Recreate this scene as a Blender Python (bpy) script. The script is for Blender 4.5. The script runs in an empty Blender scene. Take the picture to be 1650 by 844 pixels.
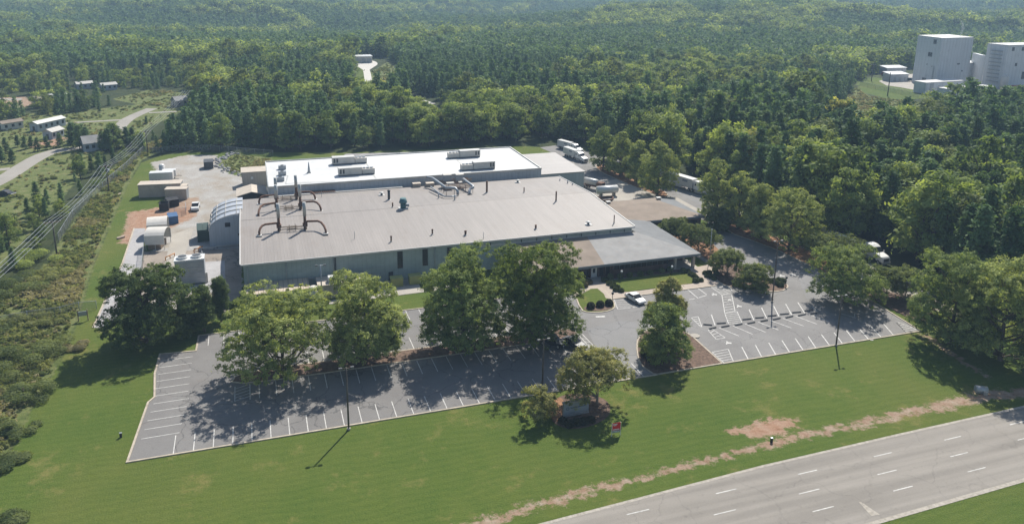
import bpy, math, random
import numpy as np
from mathutils import Vector, Matrix
R = math.radians
random.seed(7); rng = np.random.default_rng(11)
sc = bpy.context.scene
COL = sc.collection

# ------------------------------------------------------------------ camera
H = 75.0; FPX = 1262.0; CX = 825.0; CY = 273.0
def _dir(v):
    a = np.array([(v[0]-CX)/FPX, -(v[1]-CY)/FPX, -1.0]); return a/np.linalg.norm(a)
_b = _dir((389, -56)); _a = _dir((4679, 6)); _a = _a-(_a@_b)*_b; _a /= np.linalg.norm(_a)
CM = np.array([_a, _b, np.cross(_a, _b)])          # camera axes -> world
cam = bpy.data.cameras.new('camera'); camo = bpy.data.objects.new('camera', cam); COL.objects.link(camo)
mw = Matrix.Identity(4)
for i in range(3):
    for j in range(3): mw[i][j] = CM[i][j]
mw[2][3] = H
camo.matrix_world = mw
cam.sensor_fit = 'HORIZONTAL'; cam.sensor_width = 36; cam.lens = 36*FPX/1650; cam.shift_y = -(422-CY)/1650
cam.clip_start = 1; cam.clip_end = 20000
sc.camera = camo

# ------------------------------------------------------------------ world, sun, exposure
SUN_AZ = math.atan2(0.60, 0.80)      # clockwise from +Y
SUN_EL = R(47)
w = bpy.data.worlds.new("World"); sc.world = w; w.use_nodes = True
nt = w.node_tree; bg = nt.nodes['Background']
sky = nt.nodes.new('ShaderNodeTexSky'); sky.sky_type = 'NISHITA'; sky.sun_disc = False
sky.sun_elevation = SUN_EL; sky.sun_rotation = SUN_AZ; sky.altitude = 200; sky.air_density = 1.2; sky.dust_density = 1.0
nt.links.new(sky.outputs[0], bg.inputs[0]); bg.inputs[1].default_value = 0.085
sl = bpy.data.lights.new('sun', 'SUN'); sl.energy = 5.0; sl.angle = R(0.53); sl.color = (1, .95, .87)
so = bpy.data.objects.new('sun', sl); COL.objects.link(so)
sd = Vector((math.sin(SUN_AZ)*math.cos(SUN_EL), math.cos(SUN_AZ)*math.cos(SUN_EL), math.sin(SUN_EL)))
so.rotation_euler = sd.to_track_quat('Z', 'Y').to_euler(); so.location = (0, 0, 300)
sc.view_settings.view_transform = 'Standard'; sc.view_settings.look = 'None'
sc.view_settings.gamma = 1; sc.view_settings.use_curve_mapping = False
sc.view_settings.exposure = 0.52
sc.render.engine = 'CYCLES'
sc.cycles.max_bounces = 5; sc.cycles.diffuse_bounces = 2; sc.cycles.glossy_bounces = 2
sc.cycles.transmission_bounces = 3; sc.cycles.transparent_max_bounces = 6; sc.cycles.volume_bounces = 0
sc.cycles.use_denoising = True

# ------------------------------------------------------------------ photogrammetry: survey points of the ground plan
def G(px, py, z=0.0):
    r = CM @ np.array([(px-CX)/FPX, -(py-CY)/FPX, -1.0]); t = (z-H)/r[2]
    return (float(r[0]*t), float(r[1]*t))
def Pj(x, y, z):
    c = CM.T @ np.array([x, y, z-H]); return (CX-FPX*c[0]/c[2], CY+FPX*c[1]/c[2])
def GP(pts, z=0.0): return [G(a, b, z) for a, b in pts]
def hgt(px, py, ty):
    x, y = G(px, py); lo, hi = 0., 60.
    for _ in range(40):
        m = (lo+hi)/2
        if Pj(x, y, m)[1] > ty: lo = m
        else: hi = m
    return lo

# ------------------------------------------------------------------ materials
MATS = {}
def newmat(name):
    m = bpy.data.materials.new(name); m.use_nodes = True
    t = m.node_tree; p = t.nodes['Principled BSDF']; MATS[name] = m
    return m, t, p
def N(t, typ, **kw):
    n = t.nodes.new(typ)
    for k, v in kw.items():
        if k in n.inputs.keys(): n.inputs[k].default_value = v
        else: setattr(n, k, v)
    return n
def noise(t, scale, detail=4, coord=None, rough=.6, dist=0):
    n = N(t, 'ShaderNodeTexNoise', Scale=scale, Detail=detail, Roughness=rough, Distortion=dist)
    if coord: t.links.new(coord, n.inputs['Vector'])
    return n.outputs['Fac']
def objcoord(t, sx=1, sy=1, sz=1):
    g = N(t, 'ShaderNodeNewGeometry'); mp = N(t, 'ShaderNodeMapping'); mp.inputs['Scale'].default_value = (sx, sy, sz)
    t.links.new(g.outputs['Position'], mp.inputs['Vector']); return mp.outputs[0]
def ramp(t, fac, stops):
    r = N(t, 'ShaderNodeValToRGB'); e = r.color_ramp.elements
    while len(e) < len(stops): e.new(.5)
    for el, (p, c) in zip(e, stops): el.position = p; el.color = (*c, 1) if len(c) == 3 else c
    t.links.new(fac, r.inputs[0]); return r.outputs[0]
def mix(t, fac, a, b, bt='MIX'):
    n = N(t, 'ShaderNodeMix', data_type='RGBA', blend_type=bt)
    for s, v in ((n.inputs[0], fac), (n.inputs[6], a), (n.inputs[7], b)):
        if isinstance(v, (int, float)): s.default_value = v
        elif isinstance(v, tuple): s.default_value = (*v, 1)
        else: t.links.new(v, s)
    return n.outputs[2]
def math_(t, op, a, b=0.0, c=0.0):
    n = N(t, 'ShaderNodeMath', operation=op)
    for i, v in enumerate((a, b, c)):
        if isinstance(v, (int, float)): n.inputs[i].default_value = v
        else: t.links.new(v, n.inputs[i])
    return n.outputs[0]
def bump(t, p, h, strength=.3, dist=.1):
    b = N(t, 'ShaderNodeBump', Strength=strength, Distance=dist); t.links.new(h, b.inputs['Height']); t.links.new(b.outputs[0], p.inputs['Normal'])
def plain(name, col, rough=.7, metal=0, var=.18, scale=.6, spec=.3, dirt=None):
    m, t, p = newmat(name); oc = objcoord(t)
    f = noise(t, scale, 5, oc)
    c1 = tuple(c*(1-var) for c in col); c2 = tuple(min(1, c*(1+var)) for c in col)
    c = ramp(t, f, [(.3, c1), (.7, c2)])
    if dirt:
        f2 = noise(t, scale*2.7, 6, oc, .7)
        c = mix(t, ramp(t, f2, [(.52, (0, 0, 0)), (.72, (.75, .75, .75))]), c, dirt)
    t.links.new(c, p.inputs['Base Color']); p.inputs['Roughness'].default_value = rough
    p.inputs['Metallic'].default_value = metal; p.inputs['Specular IOR Level'].default_value = spec
    return m

def foliage(name, dark, light, gain=1.75, trans=.42, vary=.55):
    """leaf material; vary = share of the tone that differs from tree to tree"""
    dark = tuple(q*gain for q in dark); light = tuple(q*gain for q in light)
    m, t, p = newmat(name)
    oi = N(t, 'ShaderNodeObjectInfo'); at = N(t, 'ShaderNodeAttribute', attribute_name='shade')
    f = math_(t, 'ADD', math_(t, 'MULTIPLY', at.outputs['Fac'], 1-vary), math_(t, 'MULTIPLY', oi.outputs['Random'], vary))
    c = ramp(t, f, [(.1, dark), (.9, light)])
    t.nodes.remove(p); out = t.nodes['Material Output']
    d = N(t, 'ShaderNodeBsdfPrincipled'); d.inputs['Roughness'].default_value = .7; d.inputs['Specular IOR Level'].default_value = .12
    tr = N(t, 'ShaderNodeBsdfTranslucent'); mx = N(t, 'ShaderNodeMixShader'); mx.inputs[0].default_value = trans
    t.links.new(c, d.inputs['Base Color']); t.links.new(mix(t, 1.0, c, (1.5, 1.45, .7), 'MULTIPLY'), tr.inputs['Color'])
    t.links.new(d.outputs[0], mx.inputs[1]); t.links.new(tr.outputs[0], mx.inputs[2]); t.links.new(mx.outputs[0], out.inputs[0])
    return m
foliage('leaf_oak', (.030, .050, .017), (.115, .148, .046), gain=1.9)
foliage('leaf_oak_lot', (.026, .046, .015), (.092, .120, .040), gain=1.6, vary=0)
foliage('leaf_oak_mid', (.034, .056, .017), (.118, .148, .044), gain=1.75, vary=0)
foliage('leaf_light', (.046, .074, .022), (.170, .200, .062), gain=2.1)
foliage('leaf_light_lot', (.054, .074, .024), (.190, .208, .078), gain=2.2, vary=0)
foliage('leaf_yellow', (.060, .075, .022), (.225, .215, .068), gain=2.0)
foliage('leaf_yellow_lot', (.075, .085, .030), (.225, .215, .090), gain=1.7, vary=0)
foliage('leaf_maple', (.040, .062, .020), (.138, .164, .058), gain=2.15, vary=0)
foliage('leaf_crape', (.034, .052, .018), (.120, .138, .052), gain=1.8, vary=.2)
foliage('leaf_wood', (.034, .056, .017), (.145, .168, .054), gain=2.45)
foliage('leaf_pine', (.022, .046, .019), (.080, .118, .046), trans=.25, gain=2.15)
foliage('leaf_pine_near', (.022, .044, .016), (.078, .110, .038), trans=.25, gain=2.1)
foliage('leaf_shrub', (.026, .038, .015), (.090, .105, .044), trans=.15, gain=1.6, vary=.2)
foliage('leaf_shrub_dark', (.014, .018, .010), (.055, .052, .028), trans=.1, gain=1.2, vary=.2)
foliage('leaf_shrub_brown', (.050, .045, .022), (.170, .135, .075), trans=.1, gain=1.2, vary=.2)
foliage('leaf_scrub', (.055, .070, .026), (.180, .188, .075), gain=1.7)
foliage('leaf_scrub_dry', (.100, .095, .050), (.270, .245, .140), gain=1.5)
plain('bark', (.11, .085, .065), .9, var=.35, scale=3)
plain('bark_pale', (.22, .19, .16), .9, var=.3, scale=3)

def lawn_color(t, oc):
    n1 = noise(t, .035, 5, oc); n2 = noise(t, .35, 5, oc, .7); n3 = noise(t, 4.0, 3, oc, .7)
    c = ramp(t, n1, [(.30, (.044, .092, .014)), (.48, (.066, .112, .020)), (.66, (.105, .130, .032)), (.8, (.14, .14, .05))])
    c = mix(t, .5, c, ramp(t, n2, [(.3, (.036, .078, .012)), (.7, (.105, .130, .030))]))
    big = noise(t, .018, 4, oc, .6, .6)
    c = mix(t, ramp(t, big, [(.48, (0, 0, 0)), (.66, (.65, .65, .65))]), c, (.130, .132, .040))
    dk = noise(t, .045, 5, oc, .65, .8)
    c = mix(t, ramp(t, dk, [(.52, (0, 0, 0)), (.68, (.55, .55, .55))]), c, (.036, .082, .014))
    pt = noise(t, 1.1, 6, oc, .8)
    c = mix(t, ramp(t, pt, [(.58, (0, 0, 0)), (.72, (.45, .45, .45))]), c, (.15, .14, .06))
    c = mix(t, .45, c, ramp(t, n3, [(.3, (.024, .054, .009)), (.7, (.115, .150, .036))]))
    dry = noise(t, .11, 6, oc, .75)
    c = mix(t, ramp(t, dry, [(.56, (0, 0, 0)), (.76, (.7, .7, .7))]), c, (.25, .20, .09))
    st = N(t, 'ShaderNodeTexWave', wave_type='BANDS', bands_direction='Y', Scale=.21, Distortion=9.0, Detail=2.0)
    st.inputs['Detail Scale'].default_value = .4
    t.links.new(oc, st.inputs['Vector'])
    c = mix(t, 1.0, c, (1.24, 1.15, 1.05), 'MULTIPLY')
    c = mix(t, .16, c, ramp(t, st.outputs['Fac'], [(.0, (.032, .070, .011)), (1., (.095, .130, .028))]))
    return c
def ground_mat():
    m, t, p = newmat('ground'); oc = objcoord(t)
    A = lambda n: N(t, 'ShaderNodeAttribute', attribute_name=n).outputs['Fac']
    floor = ramp(t, noise(t, .15, 6, oc), [(.3, (.022, .036, .013)), (.7, (.060, .070, .028))])
    scr = ramp(t, noise(t, .30, 7, oc, .75), [(.28, (.055, .080, .022)), (.48, (.115, .140, .045)), (.64, (.185, .180, .080)), (.82, (.28, .235, .14))])
    dirt = ramp(t, noise(t, .55, 7, oc, .75), [(.25, (.13, .080, .052)), (.40, (.26, .165, .110)), (.55, (.33, .245, .180)), (.75, (.38, .33, .265))])
    dirt = mix(t, ramp(t, noise(t, 1.6, 5, oc, .8), [(.55, (0, 0, 0)), (.7, (.6, .6, .6))]), dirt, (.10, .095, .04))
    grv = ramp(t, noise(t, .12, 8, oc, .75), [(.28, (.17, .13, .09)), (.42, (.29, .255, .21)), (.55, (.33, .325, .315)), (.72, (.50, .48, .45))])
    grv = mix(t, .35, grv, ramp(t, noise(t, 2.2, 5, oc, .8), [(.3, (.20, .17, .13)), (.7, (.56, .53, .48))]))
    gray = ramp(t, noise(t, .3, 6, oc, .7), [(.3, (.20, .19, .185)), (.7, (.42, .41, .40))])
    edge = noise(t, .5, 6, oc, .75)
    def fac(a, k=.9, lo=.42, hi=.58):
        v = math_(t, 'ADD', A(a), math_(t, 'MULTIPLY', math_(t, 'SUBTRACT', edge, .5), k))
        mr = N(t, 'ShaderNodeMapRange', interpolation_type='SMOOTHSTEP')
        t.links.new(v, mr.inputs[0]); mr.inputs[1].default_value = lo; mr.inputs[2].default_value = hi
        return mr.outputs[0]
    c = mix(t, fac('lawn', .3), floor, lawn_color(t, oc))
    c = mix(t, fac('scrub'), c, scr)
    c = mix(t, fac('gravel', 1.1), c, grv)
    c = mix(t, fac('paving', .3), c, gray)
    clay = ramp(t, noise(t, .8, 6, oc, .75), [(.3, (.26, .105, .055)), (.55, (.38, .20, .12)), (.75, (.44, .32, .23))])
    dirt = mix(t, math_(t, 'MULTIPLY', A('clay'), .45), dirt, clay)
    c = mix(t, fac('dirt', 1.7, .38, .66), c, dirt)
    t.links.new(c, p.inputs['Base Color']); p.inputs['Roughness'].default_value = .95; p.inputs['Specular IOR Level'].default_value = .1
    hb = math_(t, 'ADD', noise(t, 1.2, 6, oc, .8), math_(t, 'MULTIPLY', noise(t, 6, 3, oc), .5))
    bump(t, p, hb, .7, .35)
ground_mat()
def asphalt(name, c0, c1, crack=.5, warm=None, streak=0):
    m, t, p = newmat(name); oc = objcoord(t)
    c = ramp(t, noise(t, .10, 6, oc, .65), [(.3, c0), (.7, c1)])
    c = mix(t, .25, c, ramp(t, noise(t, 5, 4, oc, .8), [(.3, tuple(x*.6 for x in c0)), (.7, tuple(x*1.4 for x in c1))]))
    sp_ = noise(t, .9, 5, oc, .6)
    c = mix(t, ramp(t, sp_, [(.60, (0, 0, 0)), (.74, (.45, .45, .45))]), c, tuple(x*.55 for x in c0))
    if warm:
        c = mix(t, ramp(t, noise(t, .22, 6, oc, .8), [(.56, (0, 0, 0)), (.78, (.55, .55, .55))]), c, warm)
    if crack:
        v = N(t, 'ShaderNodeTexVoronoi', feature='DISTANCE_TO_EDGE', Scale=.10)
        wob = N(t, 'ShaderNodeVectorMath', operation='ADD'); nn = N(t, 'ShaderNodeTexNoise', Scale=.35, Detail=4.0)
        t.links.new(oc, nn.inputs['Vector']); sc_ = N(t, 'ShaderNodeVectorMath', operation='SCALE'); sc_.inputs['Scale'].default_value = 3.2
        t.links.new(nn.outputs['Color'], sc_.inputs[0]); t.links.new(oc, wob.inputs[0]); t.links.new(sc_.outputs[0], wob.inputs[1])
        t.links.new(wob.outputs[0], v.inputs['Vector'])
        c = mix(t, ramp(t, v.outputs['Distance'], [(.004, (crack,)*3), (.010, (0, 0, 0))]), c, (.022, .022, .024))
    if streak:
        ws = N(t, 'ShaderNodeTexNoise', Scale=1.0, Detail=3.0)
        t.links.new(objcoord(t, .02, .55, 1), ws.inputs['Vector'])
        c = mix(t, streak, c, ramp(t, ws.outputs['Fac'], [(.35, tuple(x*.62 for x in c0)), (.65, tuple(x*1.12 for x in c1))]))
    t.links.new(c, p.inputs['Base Color']); p.inputs['Roughness'].default_value = .9; p.inputs['Specular IOR Level'].default_value = .2
    bump(t, p, noise(t, 8, 3, oc), .25, .05)
asphalt('asphalt_west', (.146, .139, .133), (.202, .194, .184), .4, (.17, .14, .12))
asphalt('asphalt_east', (.162, .155, .148), (.232, .224, .213), .25)
asphalt('asphalt_patch', (.175, .173, .170), (.235, .230, .225), .4)
asphalt('road', (.215, .197, .172), (.275, .252, .220), .2, None, .35)
asphalt('far_road', (.25, .23, .20), (.32, .30, .265), 0)
asphalt('concrete', (.29, .265, .23), (.40, .37, .32), .15)
asphalt('walk', (.31, .26, .21), (.42, .355, .295), 0)
asphalt('yard_slab', (.17, .145, .12), (.34, .29, .24), .6, (.30, .22, .15))
asphalt('yard_slab_grey', (.26, .25, .25), (.42, .41, .40), .2, (.22, .15, .10))
plain('road_edge', (.34, .31, .265), .9, var=.25, scale=1.5, dirt=(.20, .17, .10))
plain('kerb', (.40, .345, .27), .85, var=.25, scale=1.2)
plain('paint', (.50, .49, .46), .7, var=.3, scale=1.5)
plain('mulch', (.12, .080, .058), .95, var=.5, scale=1.6, dirt=(.20, .125, .085))
plain('pine_straw', (.26, .135, .075), .95, var=.4, scale=1.0, dirt=(.12, .12, .04))
m, t, p = newmat('lawn'); oc = objcoord(t); t.links.new(lawn_color(t, oc), p.inputs['Base Color']); p.inputs['Roughness'].default_value = .95; p.inputs['Specular IOR Level'].default_value = .1
bump(t, p, noise(t, 4, 5, oc, .8), .7, .25)

def ribbed(name, c0, c1, pitch, axis='X', stain=None, depth=.3, rough=.55, scale=.05, darkline=.18, metal=0):
    """sheet metal with standing ribs every `pitch` metres, weathered"""
    m, t, p = newmat(name); oc = objcoord(t)
    c = ramp(t, noise(t, scale, 5, oc, .6), [(.3, c0), (.7, c1)])
    ax = {'X': (.035, .6, 1), 'Y': (.6, .035, 1), 'Z': (.6, .6, .05)}[axis]
    ax = {'X': (.8, .03, 1), 'Y': (.03, .8, 1), 'Z': (.9, .9, .08)}[axis]
    c = mix(t, .35, c, ramp(t, noise(t, 1.0, 5, objcoord(t, *ax), .7), [(.3, tuple(x*.72 for x in c0)), (.7, tuple(x*1.1 for x in c1))]))
    if stain:
        s = noise(t, 1.0, 6, objcoord(t, .12, .05, .1), .75)
        c = mix(t, ramp(t, s, [(.55, (0, 0, 0)), (.78, (.6, .6, .6))]), c, stain)
    sx = N(t, 'ShaderNodeSeparateXYZ'); g = N(t, 'ShaderNodeNewGeometry'); t.links.new(g.outputs['Position'], sx.inputs[0])
    if axis == 'Z':
        co = math_(t, 'ADD', sx.outputs['X'], sx.outputs['Y'])
    else: co = sx.outputs[axis]
    fr = math_(t, 'FRACT', math_(t, 'DIVIDE', co, pitch))
    tri = math_(t, 'ABSOLUTE', math_(t, 'SUBTRACT', fr, .5))
    c = mix(t, math_(t, 'MULTIPLY', ramp(t, tri, [(.38, (0, 0, 0)), (.46, (1, 1, 1))]), darkline), c, tuple(x*.35 for x in c0))
    t.links.new(c, p.inputs['Base Color']); p.inputs['Roughness'].default_value = rough; p.inputs['Metallic'].default_value = metal
    bump(t, p, ramp(t, tri, [(.32, (0, 0, 0)), (.46, (1, 1, 1))]), depth, .06)
    return m
ribbed('roof_tan', (.188, .168, .151), (.245, .218, .197), .75, 'X', (.17, .13, .10), .16, .6, .03, .07)
ribbed('roof_annex', (.25, .23, .215), (.32, .295, .275), 1.6, 'Y', (.24, .19, .16), .3)
ribbed('wall_teal', (.30, .36, .345), (.40, .46, .435), 1.1, 'X', (.20, .235, .215), .25, .7, .12, .14)
ribbed('wall_grey', (.34, .36, .38), (.42, .44, .46), 1.3, 'Z', None, .3, .6)
ribbed('wall_tan', (.34, .30, .26), (.42, .37, .32), .8, 'Z', None, .4, .6)
ribbed('wall_bluewhite', (.33, .36, .40), (.42, .45, .49), .7, 'Z', None, .4, .5)
ribbed('wall_tower', (.50, .52, .535), (.58, .595, .61), 3.2, 'Z', (.27, .29, .31), .2, .6)
ribbed('roof_lean', (.42, .34, .25), (.52, .43, .33), 1.1, 'X', (.25, .16, .10), .6, .5, .1, .5)
plain('roof_white', (.53, .53, .52), .6, var=.07, scale=.10, dirt=(.43, .42, .40))
plain('roof_shingle_brown', (.235, .19, .15), .9, var=.16, scale=.25)
plain('roof_shingle_grey', (.275, .270, .260), .9, var=.14, scale=.35, dirt=(.30, .27, .235))
plain('roof_shingle_dark', (.165, .17, .172), .9, var=.14, scale=.3)
plain('flashing', (.50, .49, .46), .5, var=.1)
plain('fascia', (.16, .18, .20), .6, var=.1)
plain('brick', (.13, .085, .07), .9, var=.25, scale=2)
plain('glass_dark', (.018, .02, .024), .2, var=.2, spec=.35)
plain('steel_grey', (.30, .32, .34), .45, .3, var=.15)
plain('steel_dark', (.07, .075, .08), .5, .2, var=.2)
plain('rust', (.13, .070, .045), .85, var=.4, scale=1.5, dirt=(.28, .12, .06))
plain('galv', (.42, .42, .40), .45, .4, var=.15)
plain('white_paint', (.60, .60, .58), .35, var=.06, spec=.5)
plain('white_trailer', (.50, .49, .47), .45, var=.08, spec=.5)
plain('tan_box', (.40, .33, .27), .7, var=.12, dirt=(.30, .22, .16))
plain('tan_roof', (.46, .40, .33), .7, var=.12)
plain('offwhite', (.48, .46, .42), .8, var=.10, dirt=(.48, .42, .36))
plain('canvas', (.56, .53, .48), .8, var=.08)
plain('blue_paint', (.05, .11, .22), .5, var=.2)
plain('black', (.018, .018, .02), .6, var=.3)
plain('tyre', (.02, .02, .02), .8, var=.2)
plain('dark_green', (.03, .055, .045), .6, var=.2)
plain('teal_paint', (.07, .15, .16), .6, var=.2)
plain('yellow_green', (.28, .29, .11), .7, var=.15)
plain('wood', (.20, .15, .105), .85, var=.3, scale=1.5)
plain('wood_pole', (.10, .085, .07), .9, var=.3, scale=1)
plain('car_dark', (.02, .024, .032), .45, var=.1, spec=.3)
plain('car_silver', (.45, .46, .48), .3, .3, var=.05)
plain('car_red', (.30, .03, .03), .3, var=.1)
plain('red_sign', (.62, .025, .03), .5, var=.05)
plain('sign_panel', (.27, .29, .30), .6, var=.1)
plain('sign_blue', (.06, .09, .16), .6, var=.1)
plain('sign_text', (.72, .72, .74), .5, var=.05)
plain('lamp', (.7, .7, .68), .4, var=.05)
plain('stone', (.33, .32, .31), .9, var=.35, scale=1.0)
plain('wheel_stop', (.10, .10, .10), .9, var=.3)
plain('orange', (.5, .2, .04), .6, var=.2)
def fence_mat():
    m, t, p = newmat('chain_link'); out = t.nodes['Material Output']
    p.inputs['Base Color'].default_value = (.22, .225, .23, 1); p.inputs['Roughness'].default_value = .6
    tr = N(t, 'ShaderNodeBsdfTransparent'); mx = N(t, 'ShaderNodeMixShader'); mx.inputs[0].default_value = .26
    t.links.new(tr.outputs[0], mx.inputs[1]); t.links.new(p.outputs[0], mx.inputs[2]); t.links.new(mx.outputs[0], out.inputs[0])
fence_mat()

# ------------------------------------------------------------------ mesh helpers
class MB:
    def __init__(s): s.v = []; s.f = []; s.m = []; s.cur = 0; s.sm = []
    def quad(s, pts, m=None):
        b = len(s.v); s.v += [tuple(q) for q in pts]; s.f.append(tuple(range(b, b+len(pts)))); s.m.append(s.cur if m is None else m); s.sm.append(False)
    def box(s, x0, y0, z0, x1, y1, z1, rz=0, m=None, c=None):
        vs = [(x0, y0, z0), (x1, y0, z0), (x1, y1, z0), (x0, y1, z0), (x0, y0, z1), (x1, y0, z1), (x1, y1, z1), (x0, y1, z1)]
        if rz:
            cx, cy = c or ((x0+x1)/2, (y0+y1)/2); ca, sa = math.cos(rz), math.sin(rz)
            vs = [(cx+(x-cx)*ca-(y-cy)*sa, cy+(x-cx)*sa+(y-cy)*ca, z) for x, y, z in vs]
        b = len(s.v); s.v += vs
        for f in ((0, 3, 2, 1), (4, 5, 6, 7), (0, 1, 5, 4), (1, 2, 6, 5), (2, 3, 7, 6), (3, 0, 4, 7)):
            s.f.append(tuple(b+i for i in f)); s.m.append(s.cur if m is None else m); s.sm.append(False)
        return s
    def prism(s, poly, z0, z1, m=None):
        """vertical prism; z1 may be a list (per-vertex top)"""
        n = len(poly); b = len(s.v)
        a = sum(poly[i][0]*poly[(i+1) % n][1]-poly[(i+1) % n][0]*poly[i][1] for i in range(n))
        if a < 0: poly = poly[::-1]; z1 = z1[::-1] if isinstance(z1, list) else z1
        zt = z1 if isinstance(z1, list) else [z1]*n
        s.v += [(x, y, z0) for x, y in poly]+[(x, y, z) for (x, y), z in zip(poly, zt)]
        fs = [tuple(b+i for i in range(n))[::-1], tuple(b+n+i for i in range(n))]+[(b+i, b+(i+1) % n, b+n+(i+1) % n, b+n+i) for i in range(n)]
        for f in fs: s.f.append(f); s.m.append(s.cur if m is None else m); s.sm.append(False)
        return s
    def extr(s, prof, x0, x1, axis='x', m=None):
        """profile of (a,z) swept along an axis from x0 to x1"""
        n = len(prof); b = len(s.v)
        if axis == 'x': P0 = [(x0, a, z) for a, z in prof]; P1 = [(x1, a, z) for a, z in prof]
        else: P0 = [(a, x0, z) for a, z in prof]; P1 = [(a, x1, z) for a, z in prof]
        s.v += P0+P1
        for f in [tuple(b+i for i in range(n)), tuple(b+n+i for i in range(n))[::-1]]+[(b+i, b+n+i, b+n+(i+1) % n, b+(i+1) % n) for i in range(n)]:
            s.f.append(f); s.m.append(s.cur if m is None else m); s.sm.append(False)
        return s
    def tube(s, pts, r, n=8, m=None, cap=True):
        pts = [Vector(p) for p in pts]; rs = r if isinstance(r, (list, tuple)) else [r]*len(pts)
        b = len(s.v); k = len(pts)
        up = None
        for i, p in enumerate(pts):
            d = (pts[min(i+1, k-1)]-pts[max(i-1, 0)]).normalized()
            if up is None: up = Vector((0, 0, 1)) if abs(d.z) < .9 else Vector((1, 0, 0))
            u = d.cross(up).normalized(); v = u.cross(d).normalized(); up = v
            for j in range(n):
                a = 2*math.pi*j/n; q = p+u*math.cos(a)*rs[i]+v*math.sin(a)*rs[i]; s.v.append(tuple(q))
        for i in range(k-1):
            for j in range(n):
                s.f.append((b+i*n+j, b+i*n+(j+1) % n, b+(i+1)*n+(j+1) % n, b+(i+1)*n+j)); s.m.append(s.cur if m is None else m); s.sm.append(True)
        if cap:
            s.f.append(tuple(b+j for j in range(n))[::-1]); s.f.append(tuple(b+(k-1)*n+j for j in range(n)))
            s.m += [s.cur if m is None else m]*2; s.sm += [False]*2
        return s
    def ball(s, c, r, nu=12, nv=8, m=None):
        b = len(s.v); rx, ry, rz = r if isinstance(r, tuple) else (r, r, r)
        for i in range(nv+1):
            th = math.pi*i/nv
            for j in range(nu):
                a = 2*math.pi*j/nu; s.v.append((c[0]+rx*math.sin(th)*math.cos(a), c[1]+ry*math.sin(th)*math.sin(a), c[2]+rz*math.cos(th)))
        for i in range(nv):
            for j in range(nu):
                s.f.append((b+i*nu+j, b+(i+1)*nu+j, b+(i+1)*nu+(j+1) % nu, b+i*nu+(j+1) % nu)); s.m.append(s.cur if m is None else m); s.sm.append(True)
        return s
    def build(s, name, mats, parent=None, bevel=0):
        me = bpy.data.meshes.new(name); me.from_pydata(s.v, [], s.f)
        if isinstance(mats, str): mats = [mats]
        for q in mats: me.materials.append(MATS[q])
        me.polygons.foreach_set('material_index', s.m); me.polygons.foreach_set('use_smooth', s.sm)
        me.update()
        o = bpy.data.objects.new(name, me); COL.objects.link(o)
        if parent: o.parent = parent
        if bevel:
            bv = o.modifiers.new('bevel', 'BEVEL'); bv.width = bevel; bv.segments = 2; bv.limit_method = 'ANGLE'
        return o
def B(*a, **k): return MB().box(*a, **k)
def props(o, label=None, cat=None, group=None, kind=None):
    if label: o['label'] = label
    if cat: o['category'] = cat
    if group: o['group'] = group
    if kind: o['kind'] = kind
    return o
def thing(name, label, cat, loc=(0, 0, 0), rz=0, group=None):
    o = bpy.data.objects.new(name, None); COL.objects.link(o); o.location = loc; o.rotation_euler = (0, 0, rz); o.empty_display_size = .5
    return props(o, label, cat, group)
def struct(mb, name, mats): return props(mb.build(name, mats), kind='structure')
def copy_thing(root, loc, rz=0, label=None, scale=None, group=None):
    r = root.copy(); COL.objects.link(r); r.location = loc; r.rotation_euler = (0, 0, rz)
    if label: r['label'] = label
    if group: r['group'] = group
    if scale: r.scale = (scale if isinstance(scale, tuple) else (scale,)*3)
    for ch in root.children:
        c = ch.copy(); COL.objects.link(c); c.parent = r
        for g in ch.children:
            d = g.copy(); COL.objects.link(d); d.parent = c
    return r

# ------------------------------------------------------------------ terrain
def sstep(a, b, x):
    t = np.clip((x-a)/(b-a), 0, 1); return t*t*(3-2*t)
def hz(x, y):
    x = np.asarray(x, float); y = np.asarray(y, float); d = np.hypot(x, y)
    n = 16*np.sin(x/330+.6+y/900)*np.cos(y/270-.4)+9*np.sin(x/150-y/210+2.)+7*np.cos(x/520+y/190+1.1)+5*np.sin(y/95+x/240)
    n = n-6+18*sstep(1500, 3500, d)+28*sstep(2500, 6000, d)*(1+.5*np.sin(x/900))
    return n*sstep(660, 1250, d)
def inpoly(x, y, poly):
    x = np.asarray(x, float); y = np.asarray(y, float); r = np.zeros(x.shape, bool); n = len(poly)
    for i in range(n):
        x0, y0 = poly[i]; x1, y1 = poly[(i+1) % n]
        if y0 == y1: continue
        c = ((y0 > y) != (y1 > y)) & (x < (x1-x0)*(y-y0)/(y1-y0)+x0); r ^= c
    return r
def sdist(x, y, poly):
    d = np.full(x.shape, 1e9); n = len(poly)
    for i in range(n):
        ax, ay = poly[i]; bx, by = poly[(i+1) % n]; dx, dy = bx-ax, by-ay; L = dx*dx+dy*dy+1e-9
        t = np.clip(((x-ax)*dx+(y-ay)*dy)/L, 0, 1); d = np.minimum(d, np.hypot(x-ax-t*dx, y-ay-t*dy))
    return np.where(inpoly(x, y, poly), d, -d)

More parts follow.
